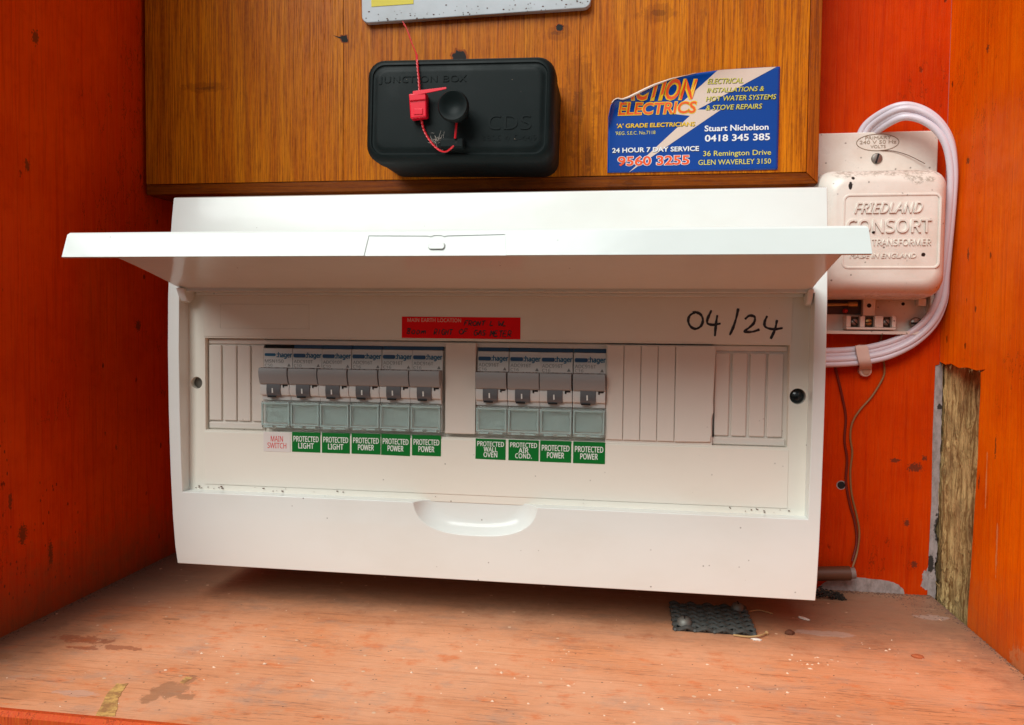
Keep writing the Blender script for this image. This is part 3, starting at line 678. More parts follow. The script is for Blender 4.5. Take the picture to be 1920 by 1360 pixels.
def twisted(path, r, sep, pitch):
    P = spline(path, 14); mb = MB(); L = 0; cum = [0]
    for a, b in zip(P[:-1], P[1:]): L += (b-a).length; cum.append(L)
    for ph in (0, math.pi):
        q = [(p.x+sep*math.cos(ph+c/pitch*6.283), p.y+sep*math.sin(ph+c/pitch*6.283)*.8, p.z+sep*.4*math.sin(ph+c/pitch*6.283)) for p, c in zip(P, cum)]
        mb.tube(q, r, 6)
    return mb
obj('wire', MB().tube(spline([(-100.4, -41, 351.5), (-95.0, -52, 343.5), (-87.5, -66, 329), (-81.5, -76, 318.3)], 8), .3, 6), REDW, se)
obj('wire', MB().tube(spline([(-99.4, -43, 349.0), (-93.5, -54, 341), (-86.6, -67, 327.5), (-81.3, -77, 317)], 8), .2, 6), REDW, se)
obj('wire', twisted([(-81.4, -76.5, 318), (-79.4, -83, 312), (-78.0, -84.4, 302), (-77.2, -85, 293)], .38, .38, 4.2), REDW, se)
obj('wire', twisted([(-76.2, -85.5, 279.6), (-74.6, -84, 273), (-70.6, -84.2, 266.6), (-66, -85.5, 262.2), (-61.6, -88.6, 260.3), (-58.4, -90.3, 261.3), (-56.4, -90.6, 263.0)], .40, .36, 4.0), REDW, se)
obj('wire', MB().tube(spline([(-56.0, -89.3, 267.2), (-55.6, -89.6, 270.5), (-55.3, -89, 276)], 6), .62, 8), REDW, se)

# ================================================================== DISTRIBUTION BOARD
XL, XR = -217.3, 137.2
db = thing('distribution_board', 'long white plastic consumer unit with its front flap propped open', 'switchboard', (-40, -50, 25))
prof = [(-.5, 26.5), (-97.2, 25.0), (-99.6, 36), (-101.8, 55), (-103.6, 80), (-105, 115), (-105.4, 150), (-104.8, 180), (-103.0, 205), (-100.6, 224), (-98.6, 235.6), (-96, 236.4), (-.5, 236)]
shell = obj('housing', MB().prism_x(prof, XL, XR), PLASTIC, db)
# flap opening with slightly drafted sides, finger pocket under it
cut1 = obj('c', MB().loft([[(-211.3, -130, 67.3), (131.8, -130, 67.3), (131.8, -130, 182.6), (-211.3, -130, 182.6)], [(-209.2, -70, 69.4), (130.4, -70, 69.4), (130.4, -70, 182.2), (-209.2, -70, 182.2)]]), PLASTIC, db)
rings = []
for k in range(9):
    t = k/8; g = 1-(1-t)**2.2
    y = -112+16.5*math.sin(t*math.pi/2)
    inset = (0 if k == 0 else (1-math.cos(t*math.pi/2))*16)
    pts = []
    for a in range(0, 25):
        th = math.pi+math.pi*a/24; ex = 3.0
        cx, sx = math.cos(th), math.sin(th)
        rx = 36.4-inset*.85; rz = 21.5-inset*.62
        px = -40.7+rx*math.copysign(abs(cx)**(2/2.6), cx); pz = 70.2+rz*math.copysign(abs(sx)**(2/2.6), sx)
        pts.append((px, y, pz))
    pts += [(-40.7+36.4-inset*.85, y, 75), (-40.7-36.4+inset*.85, y, 75)]
    rings.append(pts)
cut2 = obj('c', MB().loft(rings), PLASTIC, db)
boolean(shell, [cut1, cut2]); bev(shell, .9, 3, 28)
# inner escutcheon
pan = obj('front_panel', MB().box(-211.0, 132.0, -96.0, -90.5, 67.6, 183.2), PLASTIC_P, db)
c1 = obj('c', MB().loft([[(-200.1, -99, 103.3), (121.8, -99, 103.3), (121.8, -99, 156.3), (-200.1, -99, 156.3)], [(-199.4, -80, 103.9), (121.2, -80, 103.9), (121.2, -80, 155.7), (-199.4, -80, 155.7)]]), PLASTIC_P, db)
c2 = obj('c', MB().disc_y(-205.4, 130.3, [(3.4, -80), (3.4, -100)], 32), PLASTIC_P, db)
c3 = obj('c', MB().disc_y(126.2, 130.1, [(4.0, -80), (4.0, -100)], 32), PLASTIC_P, db)
boolean(pan, [c1, c2, c3]); bev(pan, .35, 2, 40)
obj('raised_field', MB().box(-200.6, 122.3, -96.05, -96.45, 157.2, 181.2), PLASTIC_P, pan, bevel=.3)
obj('raised_field', MB().box(-200.6, 122.3, -96.05, -96.45, 72.0, 102.4), PLASTIC_P, pan, bevel=.3)
mb = MB()   # faint moulded rectangle top left
for a in ((-190.5, -137, 175.2, 175.6), (-190.5, -137, 161.6, 162), (-190.5, -190.1, 162, 175.2), (-137.4, -137, 162, 175.2)):
    mb.box(a[0], a[1], -96.45, -96.62, a[2], a[3])
obj('moulded_frame', mb, PLASTIC_P, pan, bevel=.08, segs=1)
wf = obj('window_floor', MB().box(-202, -166.4, -88, -92.3, 101, 158).box(84.0, 124, -88, -92.3, 101, 158).box(-166.3, -165.6, -88, -92.6, 101, 158).box(28.4, 83.9, -88, -95.6, 101, 155.4).box(-165.5, 28.3, -87.9, -91.2, 101, 158), BLANKM, db)
obj('window_ledge', MB().box(-199.3, -166, -91.25, -93.6, 104.1, 107.8), BLANKM, db, bevel=.6)
obj('window_ledge', MB().box(83.6, 121, -91.25, -93.6, 103.8, 107.6), BLANKM, db, bevel=.6)
obj('window_ledge', MB().box(-199.3, 121.0, -91.25, -93.4, 152.9, 155.6), BLANKM, db, bevel=.5)
obj('screw_cap', MB().disc_y(-205.4, 130.3, [(3.3, -88), (3.3, -92.6), (2.6, -92.9)], 28), mat('grey_cap', (.14, .12, .10), .4), db, label='grey screw cap in the left side of the panel')
obj('screw_cap', MB().disc_y(126.2, 130.1, [(3.9, -88), (3.9, -92), (3.2, -93.6), (1.8, -94.4), (.4, -94.7)], 28), mat('black_cap', (.012, .014, .016), .18), db, label='shiny black screw cap in the right side of the panel')
# snap-out blanking strips
for a, b in ((-199.2, -191.5), (-190.2, -182.3), (-181.6, -173.8), (-172.7, -165.4)):
    obj('blank_strip', MB().box(a, b, -91.1, -93.6, 108.7, 152.2), BLANKM, db, bevel=.55)
for a, b in ((84.9, 92.4), (93.6, 101.3), (102.6, 110.6), (111.5, 119.4)):
    obj('blank_strip', MB().box(a, b, -91.1, -93.6, 108.3, 151.8), BLANKM, db, bevel=.7)
for a, b in ((28.9, 37.5), (37.9, 46.4), (46.8, 55.2), (55.6, 64.2)):
    obj('blank_strip', MB().box(a, b, -91.1, -96.7, 105.0, 155.0), BLANKM, db, bevel=.25)
mb = MB().prism_y([(64.6, 104.9), (83.0, 105.3), (83.1, 107.5), (83.5, 109), (83.2, 117), (84.2, 121), (83.9, 128), (84.3, 136), (84.6, 150), (84.8, 153), (84.1, 155.2), (64.6, 155.0)], -91.1, -96.9)
obj('blank_strip', mb, BLANKM, db, bevel=.3, label='widest blanking strip with a broken right edge')
mb = MB().prism_y([(83.9, 107.8), (84.9, 107.8), (84.7, 112), (84.5, 120), (84.2, 121), (83.9, 116)], -91.3, -93.9); obj('gap', mb, DARK, db)
obj('blank_strip', MB().box(-58.7, -41.9, -91.1, -96.6, 105.6, 155.3), BLANKM, db, bevel=.3, label='blanking strip between the two rows of breakers')
# date written on the panel
def stroke(name, strokes, y, r, material, par, flat=.35):
    mb = MB()
    for st in strokes:
        P = spline([(x, y, z) for x, z in st], 6); ph = random.random()*6
        mb.tube(P, [r*(.92+.16*math.sin(ph+i*.55)+.08*math.sin(i*1.7))*(.8 if i in (0, len(P)-1) else 1) for i in range(len(P))], 8, flat)
    return obj(name, mb, material, par)
def hw(px, py): return (70.6+(px-1255)*.1003, 168.5-(py-110)*.1035)
def H(*l): return [hw(a, b) for a, b in l]
for st in ([H((1290, 68), (1262, 85), (1254, 112), (1266, 140), (1292, 152), (1318, 138), (1328, 108), (1316, 80), (1290, 68), (1275, 70))],
           [H((1370, 58), (1352, 100), (1352, 124), (1380, 131), (1418, 124)), H((1400, 82), (1394, 130), (1390, 188))],
           [H((1504, 48), (1495, 95), (1480, 145), (1464, 182))],
           [H((1538, 102), (1560, 84), (1586, 90), (1584, 118), (1562, 142), (1538, 162), (1575, 164), (1612, 152))],
           [H((1648, 84), (1636, 116), (1642, 140), (1680, 150), (1726, 144)), H((1697, 104), (1688, 150), (1668, 198))]):
    stroke('handwritten_digit', st, -96.5, .68, MARKER, pan, .22)

# flap
flap = thing
HX0, HX1 = -211.4, 130.4
def flap_pt(t):     # hinge to front edge, gently arched (y,z)
    y = -92-97.5*t; z = 182.3+20.4*t+1.4*math.sin(math.pi*t); return y, z
prof = [flap_pt(i/12) for i in range(13)]
th = 2.0
outer = [(y, z+.9) for y, z in prof]; inner = [(y, z-th+.9) for y, z in reversed(prof)]
fl = obj('flap', MB().prism_x(outer+inner, HX0+.5, HX1-.5), PLASTIC, db, label='flap folded up so its glossy outer face looks skyward')
bev(fl, .5, 2, 40)
# front lip of the flap, closed by a shallow latch plate
lipo = obj('flap_lip', MB().loft([[(HX0+.7, -189.6, 204.2), (HX1-.7, -189.6, 204.2), (HX1-.7, -187.6, 203.6), (HX0+.7, -187.6, 203.6)],
                                  [(HX0, -190.6, 203.2), (HX1, -190.6, 203.2), (HX1+.1, -188.6, 202.4), (HX0+.1, -188.6, 202.4)],
                                  [(HX0-.9, -193.2, 192.9), (HX1+.9, -193.2, 192.9), (HX1+.9, -191.2, 192.6), (HX0-.9, -191.2, 192.6)]]), PLASTIC, fl)
ct = obj('c', MB().loft([[(-69.9, -190.65, 201.6), (-44.2, -190.68, 201.3), (-43, -190.75, 200.9), (-41.6, -190.65, 201.5), (-38.6, -190.65, 201.5), (-37.2, -190.75, 200.9), (-36, -190.68, 201.3), (-11.6, -190.65, 201.7), (-10.4, -193.25, 191), (-71.6, -193.25, 191)],
                         [(-69.9, -199, 201.6), (-44.2, -199, 201.3), (-43, -199, 200.9), (-41.6, -199, 201.5), (-38.6, -199, 201.5), (-37.2, -199, 200.9), (-36, -199, 201.3), (-11.6, -199, 201.7), (-10.4, -199, 191), (-71.6, -199, 191)]]), PLASTIC, fl)
boolean(lipo, [ct]); bev(lipo, .35, 2, 30)
obj('thumb_catch', MB().loft([[(x, -191.0, z) for x, z in rrect(-44.2, -36.2, 195.2, 198.6, 1.4)], [(x, -192.35-(198.6-z)*.22, z) for x, z in rrect(-43.6, -36.8, 195.7, 198.2, 1.1)]]), PLASTIC, fl, bevel=.2)
# inner lip and hinge arms
obj('flap_rib', MB().box(-203.5, 127.2, -96.2, -99.0, 180.6, 182.6), PLASTIC, fl, bevel=.3)
for xa, xb in ((-211.0, -206.4), (127.6, 130.2)):
    mb = MB().prism_x([(-93, 182.4), (-104, 183.8), (-107.5, 184.4), (-105, 180), (-103, 176.9), (-99.5, 176.2), (-97, 177.6), (-94, 181)], xa, xb)
    obj('hinge_arm', mb, PLASTIC, fl, bevel=.5)

# grime flecks lying in the bottom gutter of the panel
mb = MB()
for i in range(34):
    x = random.choice([random.gauss(-196, 8), random.gauss(-160, 10), random.uniform(-205, 128), random.gauss(110, 9)])
    x = max(-206, min(128, x)); z = 69.3+random.random()*2.2; r = random.uniform(.12, .55)
    mb.box(x-r, x+r, -96.2, -96.6-r*.4, z, z+r*.7)
obj('grime', mb, BARK, db)['kind'] = 'stuff'

# ================================================================== BREAKERS
GB = 'circuit breakers clipped side by side in the window of the white switchboard'
def make_breaker(x, label, model, rating, main=False):
    t = thing('circuit_breaker', label, 'circuit breaker', (x+8.7, -91, 105), GB)
    w0, w1 = x+.08, x+17.32
    obj('body', MB().prism_x([(-91.4, 106), (-94.0, 106), (-94.4, 121.4), (-96.9, 121.6), (-97.2, 124.2), (-98.8, 124.6), (-99.6, 127.5), (-98.9, 131), (-96, 134), (-94.9, 139.8), (-94.7, 150.8), (-91.4, 150.8)], w0, w1), BREAKW, t, bevel=.25)
    obj('shoulder', MB().box(w0, w1, -91.3, -93.0, 150.9, 153.0), DARK if main else BLUETOP, t, bevel=.2)
    hd = obj('handle', MB().prism_x([(-95.4, 131), (-99.3, 130.6), (-100.4, 131.2), (-101.9, 135.2), (-102.2, 137.6), (-101.6, 140.0), (-95.2, 140.1)], x+.22, x+17.12), HANDLE, t, bevel=.35)
    tg = obj('toggle', MB().prism_x([(-97, 123.9), (-98.9, 123.9), (-99.9, 125.5), (-100.2, 128), (-99.8, 131.2), (-97, 131.2)], x+4.1, x+12.3), TOGGLE, t, bevel=.25)
    obj('mark', MB().prism_y([(x+7.5, 125.9), (x+8.2, 125.9), (x+8.1, 128.6), (x+7.4, 128.6)], -99.9, -100.32), WHITEINK, tg)
    obj('painted_shadow', MB().box(x+4.6, x+9.6, -98.9, -99.7, 123.3, 123.95), DARK, tg)  # black strip painted in as the shadow along the toggle's lower edge
    if main: pass
    obj('slot', MB().add(*[[(x+13.5, -99.3, 129), (x+14.4, -99.7, 129), (x+14.4, -99.4, 130.8), (x+13.5, -99.4, 130.8), (x+16.4, -99.5, 129.9), (x+16.4, -99.35, 130.8)], [(0, 1, 2, 3), (2, 4, 5, 2)[:3]]]).box(x+13.5, x+16.2, -98.6, -99.55, 129.9, 130.6), DARK, t)
    # clear terminal flap over a pale insert
    obj('insert', MB().box(x+1.6, x+15.8, -94.2, -95.6, 108.6, 119.2), INSERT, t, bevel=.2)
    cv = obj('clear_cover', MB().box(x+.35, x+17.05, -96.6, -98.0, 106.0, 121.1), CLEAR, t, bevel=.2)
    mb = MB().box(x+.4, x+17, -98.1, -98.9, 119.4, 120.2).box(x+.4, x+1.3, -98.1, -98.7, 108.4, 119.3).box(x+16.1, x+17, -98.1, -98.7, 108.4, 119.3).box(x+.4, x+17, -98.1, -98.9, 107.6, 108.3)
    mb.box(x+2.2, x+7.2, -98.1, -98.7, 106.2, 107.2).box(x+9.6, x+15, -98.1, -98.7, 106.2, 107.2)
    obj('cover_frame', mb, CLEARE, cv, bevel=.12, segs=1)
    y = -94.86
    out = rrect(x+.7, x+(7.3 if main else 7.6), 146.4 if main else 145.9, 148.0, .7, 4)
    obj('coloured_mark', MB().prism_y(out, y, y-(.12 if main else .5)), BLUEINK if main else BLUEPILL, t)
    text('print', ':hager', x+8.0, 145.0, x+17.0, 148.6, y, BLUEINK, t, .06, 0, .05, font=INTER)
    text('print', model, x+.8, 142.6, x+12, 144.5, y, GREYINK, t, .06, font=INTER)
    text('print', rating, x+.8, 140.4, x+5.3, 142.0, y, GREYINK, t, .06, font=INTER)
    mb = MB().prism_y([(x+14.2, 140.6), (x+16.2, 140.6), (x+15.2, 142.4)], y, y-.05); obj('symbol', mb, GREYINK, t)
    return t
PT = 17.41
x1, x2 = -165.0, -41.4
ADJ = 'with a green PROTECTED %s label beneath'
b_main = make_breaker(x1, 'main switch breaker, first on the left, above the white MAIN SWITCH label', 'MSN150', 'C50', True)
b_10 = make_breaker(x1+PT, 'breaker directly right of the main switch breaker, above a PROTECTED LIGHT label', 'ADC910T', 'C10')
copy_tree(b_10, PT, 'third breaker of the left row, above the second PROTECTED LIGHT label')
b_16 = make_breaker(x1+3*PT, 'fourth breaker of the left row, above its first PROTECTED POWER label', 'ADC916T', 'C16')
copy_tree(b_16, PT, 'fifth breaker of the left row, second from its right end')
copy_tree(b_16, 2*PT, 'sixth breaker closing the right end of the left row, beside the blank strip')
for k, lb in enumerate(('breaker above the PROTECTED WALL OVEN label, first of the right row', 'breaker above the PROTECTED AIR COND. label, second of the right row',
                        'third breaker of the right row, right of the air conditioning breaker', 'last breaker at the right end of the right row, beside the cream blanking strips')):
    copy_tree(b_16, x2-(x1+3*PT)+k*PT*1.003, lb)

mb = MB()
for i in range(150):
    gx = random.choice([random.uniform(-164, -61), random.uniform(-41, 28)]); r_ = random.uniform(.06, .2)
    mb.box(gx-r_, gx+r_, -102.0, -101.2, 140.05, 140.2+r_*.5)
tag(obj('handle_dust', mb, BARK, smooth=0), 'fine brown dust lying along the tops of the grey breaker handles', None, kind='stuff')
# ================================================================== CIRCUIT LABELS
GL = 'small circuit labels stuck in a line under the breakers'
def circ(x0, x1_, z0, z1, lines, label, bgm, ink, tilt=0):
    t = thing('circuit_label', label, 'label', ((x0+x1_)/2, -96.45, z0), GL)
    obj('backing', MB().box(x0, x1_, -96.48, -96.66, z0, z1), bgm, t, bevel=.05, segs=1)
    n = len(lines); h = z1-z0; W_ = x1_-x0
    lh = 3.1 if n == 2 else 2.6; gap = .75 if n == 2 else .35
    tot = n*lh+(n-1)*gap; top = z0+h/2+tot/2-.1
    for i, s_ in enumerate(lines):
        w = W_*{9: .88, 10: .9, 6: .70, 5: .54, 4: .45, 3: .32}.get(len(s_), .5)
        zz = top-(i+1)*lh-i*gap; cx = (x0+x1_)/2
        text('print', s_, cx-w/2, zz, cx+w/2, zz+lh, -96.67, ink, t, .03, 0, .03 if ink is WHITEINK else .012, font=INTER)
    t.rotation_euler = (0, math.radians(tilt), 0)
    return t
circ(-164.3, -148.2, 92.2, 103.3, ['MAIN', 'SWITCH'], 'white label with red MAIN SWITCH lettering, leftmost under the breakers', WHITEL, REDINK)
G = 'green label reading PROTECTED '
circ(-147.2, -130.4, 92.5, 103.8, ['PROTECTED', 'LIGHT'], G+'LIGHT directly right of the white MAIN SWITCH label', GREENL, WHITEINK)
circ(-129.5, -113.1, 92.5, 103.9, ['PROTECTED', 'LIGHT'], G+'LIGHT between another LIGHT label and a POWER label', GREENL, WHITEINK)
circ(-112.1, -95.3, 92.6, 104.1, ['PROTECTED', 'POWER'], G+'POWER directly right of the second PROTECTED LIGHT label', GREENL, WHITEINK)
circ(-95.0, -78.4, 92.4, 104.3, ['PROTECTED', 'POWER'], G+'POWER in the middle of the three below the left row', GREENL, WHITEINK, .6)
circ(-77.3, -60.9, 92.8, 104.3, ['PROTECTED', 'POWER'], G+'POWER at the right end of the left row', GREENL, WHITEINK)
circ(-41.6, -25.0, 92.1, 103.3, ['PROTECTED', 'WALL', 'OVEN'], G+'WALL OVEN', GREENL, WHITEINK, .4)
circ(-23.4, -6.9, 92.0, 103.3, ['PROTECTED', 'AIR', 'COND.'], G+'AIR COND.', GREENL, WHITEINK)
circ(-6.2, 10.6, 91.8, 103.4, ['PROTECTED', 'POWER'], G+'POWER directly right of the AIR COND. label', GREENL, WHITEINK)
circ(11.6, 28.6, 91.7, 103.4, ['PROTECTED', 'POWER'], G+'POWER at the far right end of all labels', GREENL, WHITEINK)

rl = thing('earth_location_label', 'long red label headed MAIN EARTH LOCATION with black handwriting above the breakers', 'label', (-50, -96.4, 158))
obj('backing', MB().box(-83.4, -17.6, -96.48, -96.66, 157.6, 169.3), REDL, rl, bevel=.05, segs=1)
text('print', 'MAIN EARTH LOCATION', -80.2, 166.5, -50.2, 168.5, -96.67, PINKINK, rl, .03, 0, .02, font=INTER)
GLY = {'F': [[(0, 0), (.1, 1)], [(.1, 1), (.7, 1.05)], [(.05, .5), (.5, .55)]], 'R': [[(0, 0), (.1, 1), (.6, .9), (.5, .5), (.1, .45), (.7, 0)]], 'O': [[(.35, 1), (0, .6), (.1, .1), (.5, 0), (.7, .5), (.35, 1)]],
       'N': [[(0, 0), (.1, .95), (.5, .1), (.65, 1)]], 'T': [[(0, .95), (.75, 1)], [(.4, 1), (.3, 0)]], 'L': [[(.15, 1), (0, .1), (.6, .05)]], 'W': [[(0, 1), (.1, .05), (.4, .6), (.6, 0), (.85, 1)]],
       '8': [[(.5, .9), (.15, .95), (.1, .6), (.55, .35), (.4, 0), (.05, .1), (.15, .45), (.6, .8), (.5, .95)]], '0': [[(.3, .7), (.05, .4), (.15, .02), (.5, .1), (.55, .55), (.3, .7)]],
       'm': [[(0, 0), (.1, .55), (.15, .3), (.4, .6), (.4, .05)], [(.4, .3), (.7, .6), (.75, .05)]], 'I': [[(.3, 1), (.2, 0)]], 'G': [[(.65, .9), (.2, .95), (0, .4), (.3, 0), (.65, .2), (.6, .5), (.35, .48)]],
       'H': [[(.05, 1), (0, 0)], [(.6, 1), (.55, 0)], [(.02, .5), (.58, .55)]], 'A': [[(0, 0), (.4, 1), (.65, 0)], [(.15, .4), (.6, .42)]], 'S': [[(.6, .9), (.2, .95), (.1, .6), (.5, .4), (.45, .05), (0, .05)]],
       'M': [[(0, 0), (.15, 1), (.4, .4), (.65, 1), (.7, 0)]], 'E': [[(.6, 1), (.1, .95), (0, .05), (.6, 0)], [(.05, .5), (.45, .55)]]}
def handwrite(s, x, z, w, h, par):
    for word in s.split('|'):
        strokes = []
        for ch in word:
            if ch == ' ': x += w*.9; continue
            for st in GLY[ch]: strokes.append([(x+u*w*1.15+v*.35+random.uniform(-.06, .06), z+v*h+random.uniform(-.1, .1)) for u, v in st])
            x += w
        stroke('handwriting', strokes, -96.68, .29, MARKER, par, .3); x += w*1.0
handwrite('FRONT|L|WL', -48.4, 164.7, 2.35, 2.6, rl)
handwrite('800m', -80.6, 159.9, 2.7, 3.0, rl); handwrite('RIGHT', -65.2, 159.6, 2.1, 2.9, rl); handwrite('OF', -51.2, 160.2, 2.5, 2.6, rl); handwrite('GAS', -43.0, 159.5, 2.3, 2.8, rl); handwrite('METER', -34.2, 158.9, 2.4, 3.1, rl)

# ================================================================== BELL TRANSFORMER
tf = thing('bell_transformer', 'old cream enamelled bell transformer fixed to the orange back wall beside the switchboard', 'transformer', (187, 0, 162))
obj('back_plate', MB().prism_y(rrect(150.5, 223.0, 258.5, 285.6, 3.2), -.4, -6.0), ENAMEL, tf, bevel=.8)
oval = [(188.3+12.2*math.cos(2*math.pi*k/40), -6.1, 279.2+5.0*math.sin(2*math.pi*k/40)) for k in range(41)]
obj('oval_stamp', MB().tube(oval, .22, 6), mat('grime_line', (.28, .20, .14), .7), tf)
STAMP = mat('stamp_letter', (.36, .27, .20), .7)
text('lettering', 'PRIMARY', 181, 281.1, 196, 283.0, -6.05, STAMP, tf, .2)
text('lettering', '240 V 50 Hz', 177.9, 278.4, 199, 280.5, -6.05, STAMP, tf, .2)
text('lettering', 'VOLTS', 184.2, 275.8, 193, 277.6, -6.05, STAMP, tf, .2)
screw_head('screw', 188.1, 269.4, 3.3, -6.3, tf, 75)
obj('hair', MB().tube(spline([(190, -6.3, 274.3), (198, -6.6, 273.5), (206, -7.2, 270.6), (215, -8, 265.4)], 8), .22, 5), BARK, tf)
def tr(g, r, y, dz=0): return ringxz(148.6+g, 217.9-g, 184.9+g, 256.9-g, r, y)
cv = obj('cover', MB().loft([tr(-1.4, 8, -8.0), tr(-1.2, 8.5, -20), tr(-.6, 9, -29), tr(.8, 9.5, -35), tr(3.0, 9.5, -39.2), tr(5.8, 8.5, -41.6), tr(8.4, 6, -42.4)]), ENAMEL, tf, smooth=60)
# raised rim of the name panel
mb = MB(); o1 = rrect(160.3, 211.6, 200.2, 241.2, 3); n = len(o1)
path = [(x, -42.4, z) for x, z in o1]+[(o1[0][0], -42.4, o1[0][1])]
obj('name_panel_rim', MB().tube(path, .75, 8, .7), ENAMEL, cv)
text('lettering', 'FRIEDLAND', 166, 231.0, 202.2, 236.9, -42.4, ENAMEL, cv, .8, .3, .015, font=INTER)
text('lettering', 'CONSORT', 162, 219.9, 207, 227.4, -42.4, ENAMEL, cv, .9, 0, .02, font=INTER)
text('lettering', 'CHIME TRANSFORMER', 160.8, 212.6, 207.3, 216.3, -42.4, ENAMEL, cv, .6, 0, .0, font=INTER)
text('lettering', 'MADE IN ENGLAND', 164, 205.6, 199.6, 208.3, -42.4, ENAMEL, cv, .5, .2, .0)
# terminal tray
tray = obj('terminal_tray', MB().prism_y(rrect(150.5, 221.9, 162.4, 190, 5), -.4, -3.4), ENAMEL, tf)
mb = MB(); o1 = rrect(150.5, 221.9, 162.4, 190, 5); o2 = rrect(152.6, 219.6, 164.4, 188.4, 3.6)
mb.loft([[(x, -3.5, z) for x, z in o1], [(x, -11, z) for x, z in o1], [(x, -11, z) for x, z in o2], [(x, -3.5, z) for x, z in o2]], cap=False)
obj('tray_rim', mb, ENAMEL, tf, bevel=.35)
obj('fuse_well', MB().box(153, 181.6, -3.4, -5.0, 174.6, 183.6), mat('dark_brown_bakelite', (.05, .018, .01), .5), tf)
obj('fuse', MB().tube([(154, -7.6, 180.2), (173.5, -7.6, 180.6)], 1.0, 12), BRASS, tf)
obj('fuse_cap', MB().tube([(173.4, -7.6, 180.6), (178.6, -7.6, 180.7)], 1.7, 14), BRASS, tf)
obj('red_bead', MB().disc_y(172.3, 176.7, [(1.4, -5), (1.4, -7), (.6, -8.2)], 14), mat('red_insulation', (.5, .02, .01), .4), tf)
obj('pillar', MB().box(181.8, 189.0, -3.5, -9.2, 173.7, 184.2), ENAMEL, tf, bevel=.4)
obj('pillar_hole', MB().disc_y(185.2, 179.9, [(1.3, -9), (1.3, -9.35), (1.1, -9.37)], 16), DARK, tf)
obj('pillar_hole', MB().disc_y(206.6, 181.2, [(1.0, -3.3), (1.0, -3.65), (.9, -3.68)], 16), DARK, tf)
obj('corner_boss', MB().box(213.4, 218.0, -3.5, -9.4, 179.8, 184.4), ENAMEL, tf, bevel=.5)
tb = obj('terminal_block', MB().box(171.6, 200.1, -3.5, -7.2, 165.2, 173.5).box(171.6, 200.1, -7.25, -12, 165.2, 166.6), ENAMEL, tf, bevel=.35)
for a, b in ((171.6, 174.2), (179.6, 182.4), (188.0, 192.9), (197.9, 200.1)):
    obj('divider', MB().box(a, b, -7.25, -11.9, 166.65, 173.6), ENAMEL, tb, bevel=.4)
for a, b, m_, an in ((174.4, 179.4, STEEL, -45), (182.6, 187.8, BRASS, 5), (193.1, 197.7, STEEL, -50)):
    obj('terminal', MB().box(a, b, -7.25, -8.6, 166.7, 173.1), mat('terminal_metal', (.07, .05, .035), .5, .5, .7), tb)
    screw_head('screw', (a+b)/2, 169.8, 2.1, -9.2, tf, an, m_)
screw_head('screw', 213.4, 169.3, 3.7, -6.6, tf, -2)

# ================================================================== CABLES, CLIP, WIRES, PIPE
cb = thing('cable_bundle', 'bundle of pale lilac-white cables looping round the right side of the cream transformer', 'cable', (205, -5, 148))
base = [(180.0, -2.4, 272), (181.6, -2.4, 281), (185.4, -5.5, 289.0), (195.5, -17, 294.0), (205.5, -20, 292.6), (215.2, -22, 285.5), (222, -23, 274), (225.2, -22, 258), (225.8, -20, 240), (225.6, -17, 215), (225.6, -14, 197), (225.0, -12, 183), (220.2, -10.5, 170.5), (211, -9, 160.6), (199, -8, 153.8), (186, -7.5, 150), (170, -7, 148), (150, -7, 147.4), (120, -7, 147.4)]
P = spline(base, 7)
# outward direction in the x-z plane so the strands stay side by side
offs = [(-3.6, 0), (-1.3, .9), (1.1, -.7), (3.5, .3)]
for k, (of, dy) in enumerate(offs):
    q = []
    for i, p in enumerate(P):
        d = (P[min(i+1, len(P)-1)]-P[max(i-1, 0)]); nrm = Vector((-d.z, 0, d.x)).normalized()
        t = i/len(P); s_ = 1.0 if (t < .35) else (.55 if t < .68 else 1.15)
        s_ = .75+.35*math.sin(t*9+.6) if t < .62 else .7+.45*min(1, (t-.62)*6)
        q.append((p.x+nrm.x*of*s_, p.y+dy+abs(of)*(1-s_)*.8*(1 if k % 2 else -1), p.z+nrm.z*of*s_))
    obj('cable_strand', MB().tube(q, 2.0, 14), CABLE, cb)
cl = thing('cable_clip', 'cream plastic cable clip nailed over the cable bundle', 'cable clip', (184, 0, 138))
mb = MB(); pr = spline([(179.4, -9.5, 155.4), (180.8, -11, 154.8), (181.8, -11.4, 150), (183.0, -11, 145.5), (184.6, -8, 142.2), (185.6, -3.5, 140)], 5)
mb.loft([[(p.x-w, p.y-.6, p.z), (p.x+w, p.y-.6, p.z+.5), (p.x+w, p.y+.6, p.z+.5), (p.x-w, p.y+.6, p.z)] for p, w in zip(pr, [.6, 1.6, 2.4, 2.9, 3.1, 3.3]+[3.6]*(len(pr)-6))])
obj('strap', mb, CREAM, cl, bevel=.3)
obj('foot', MB().disc_y(185.9, 139.8, [(3.8, -.2), (3.8, -3.6), (3.3, -4.2)], 24), CREAM, cl, bevel=.2)
obj('nail_head', MB().disc_y(186.0, 139.8, [(2.4, -4.0), (2.4, -4.9), (1.8, -5.1)], 20), mat('tan_nail', (.42, .24, .16), .5), cl)
w = obj('thin_wire', MB().tube(spline([(194.8, -1.8, 168), (195.2, -1.8, 161), (194, -2.4, 155), (196, -2.5, 149), (197.6, -1.6, 141), (196.8, -1.2, 135), (191, -1.1, 124), (184, -1.1, 115), (179.8, -1.1, 107), (178.8, -1.1, 98), (180.2, -1.1, 88), (179.4, -1.1, 76), (180.6, -1.1, 62), (183.8, -1.1, 49), (185.8, -1.1, 38), (184.6, -2, 26), (181, -6, 17)], 8), .62, 8), BEIGE)
tag(w, 'thin beige wire hanging down the orange wall below the transformer', 'wire')
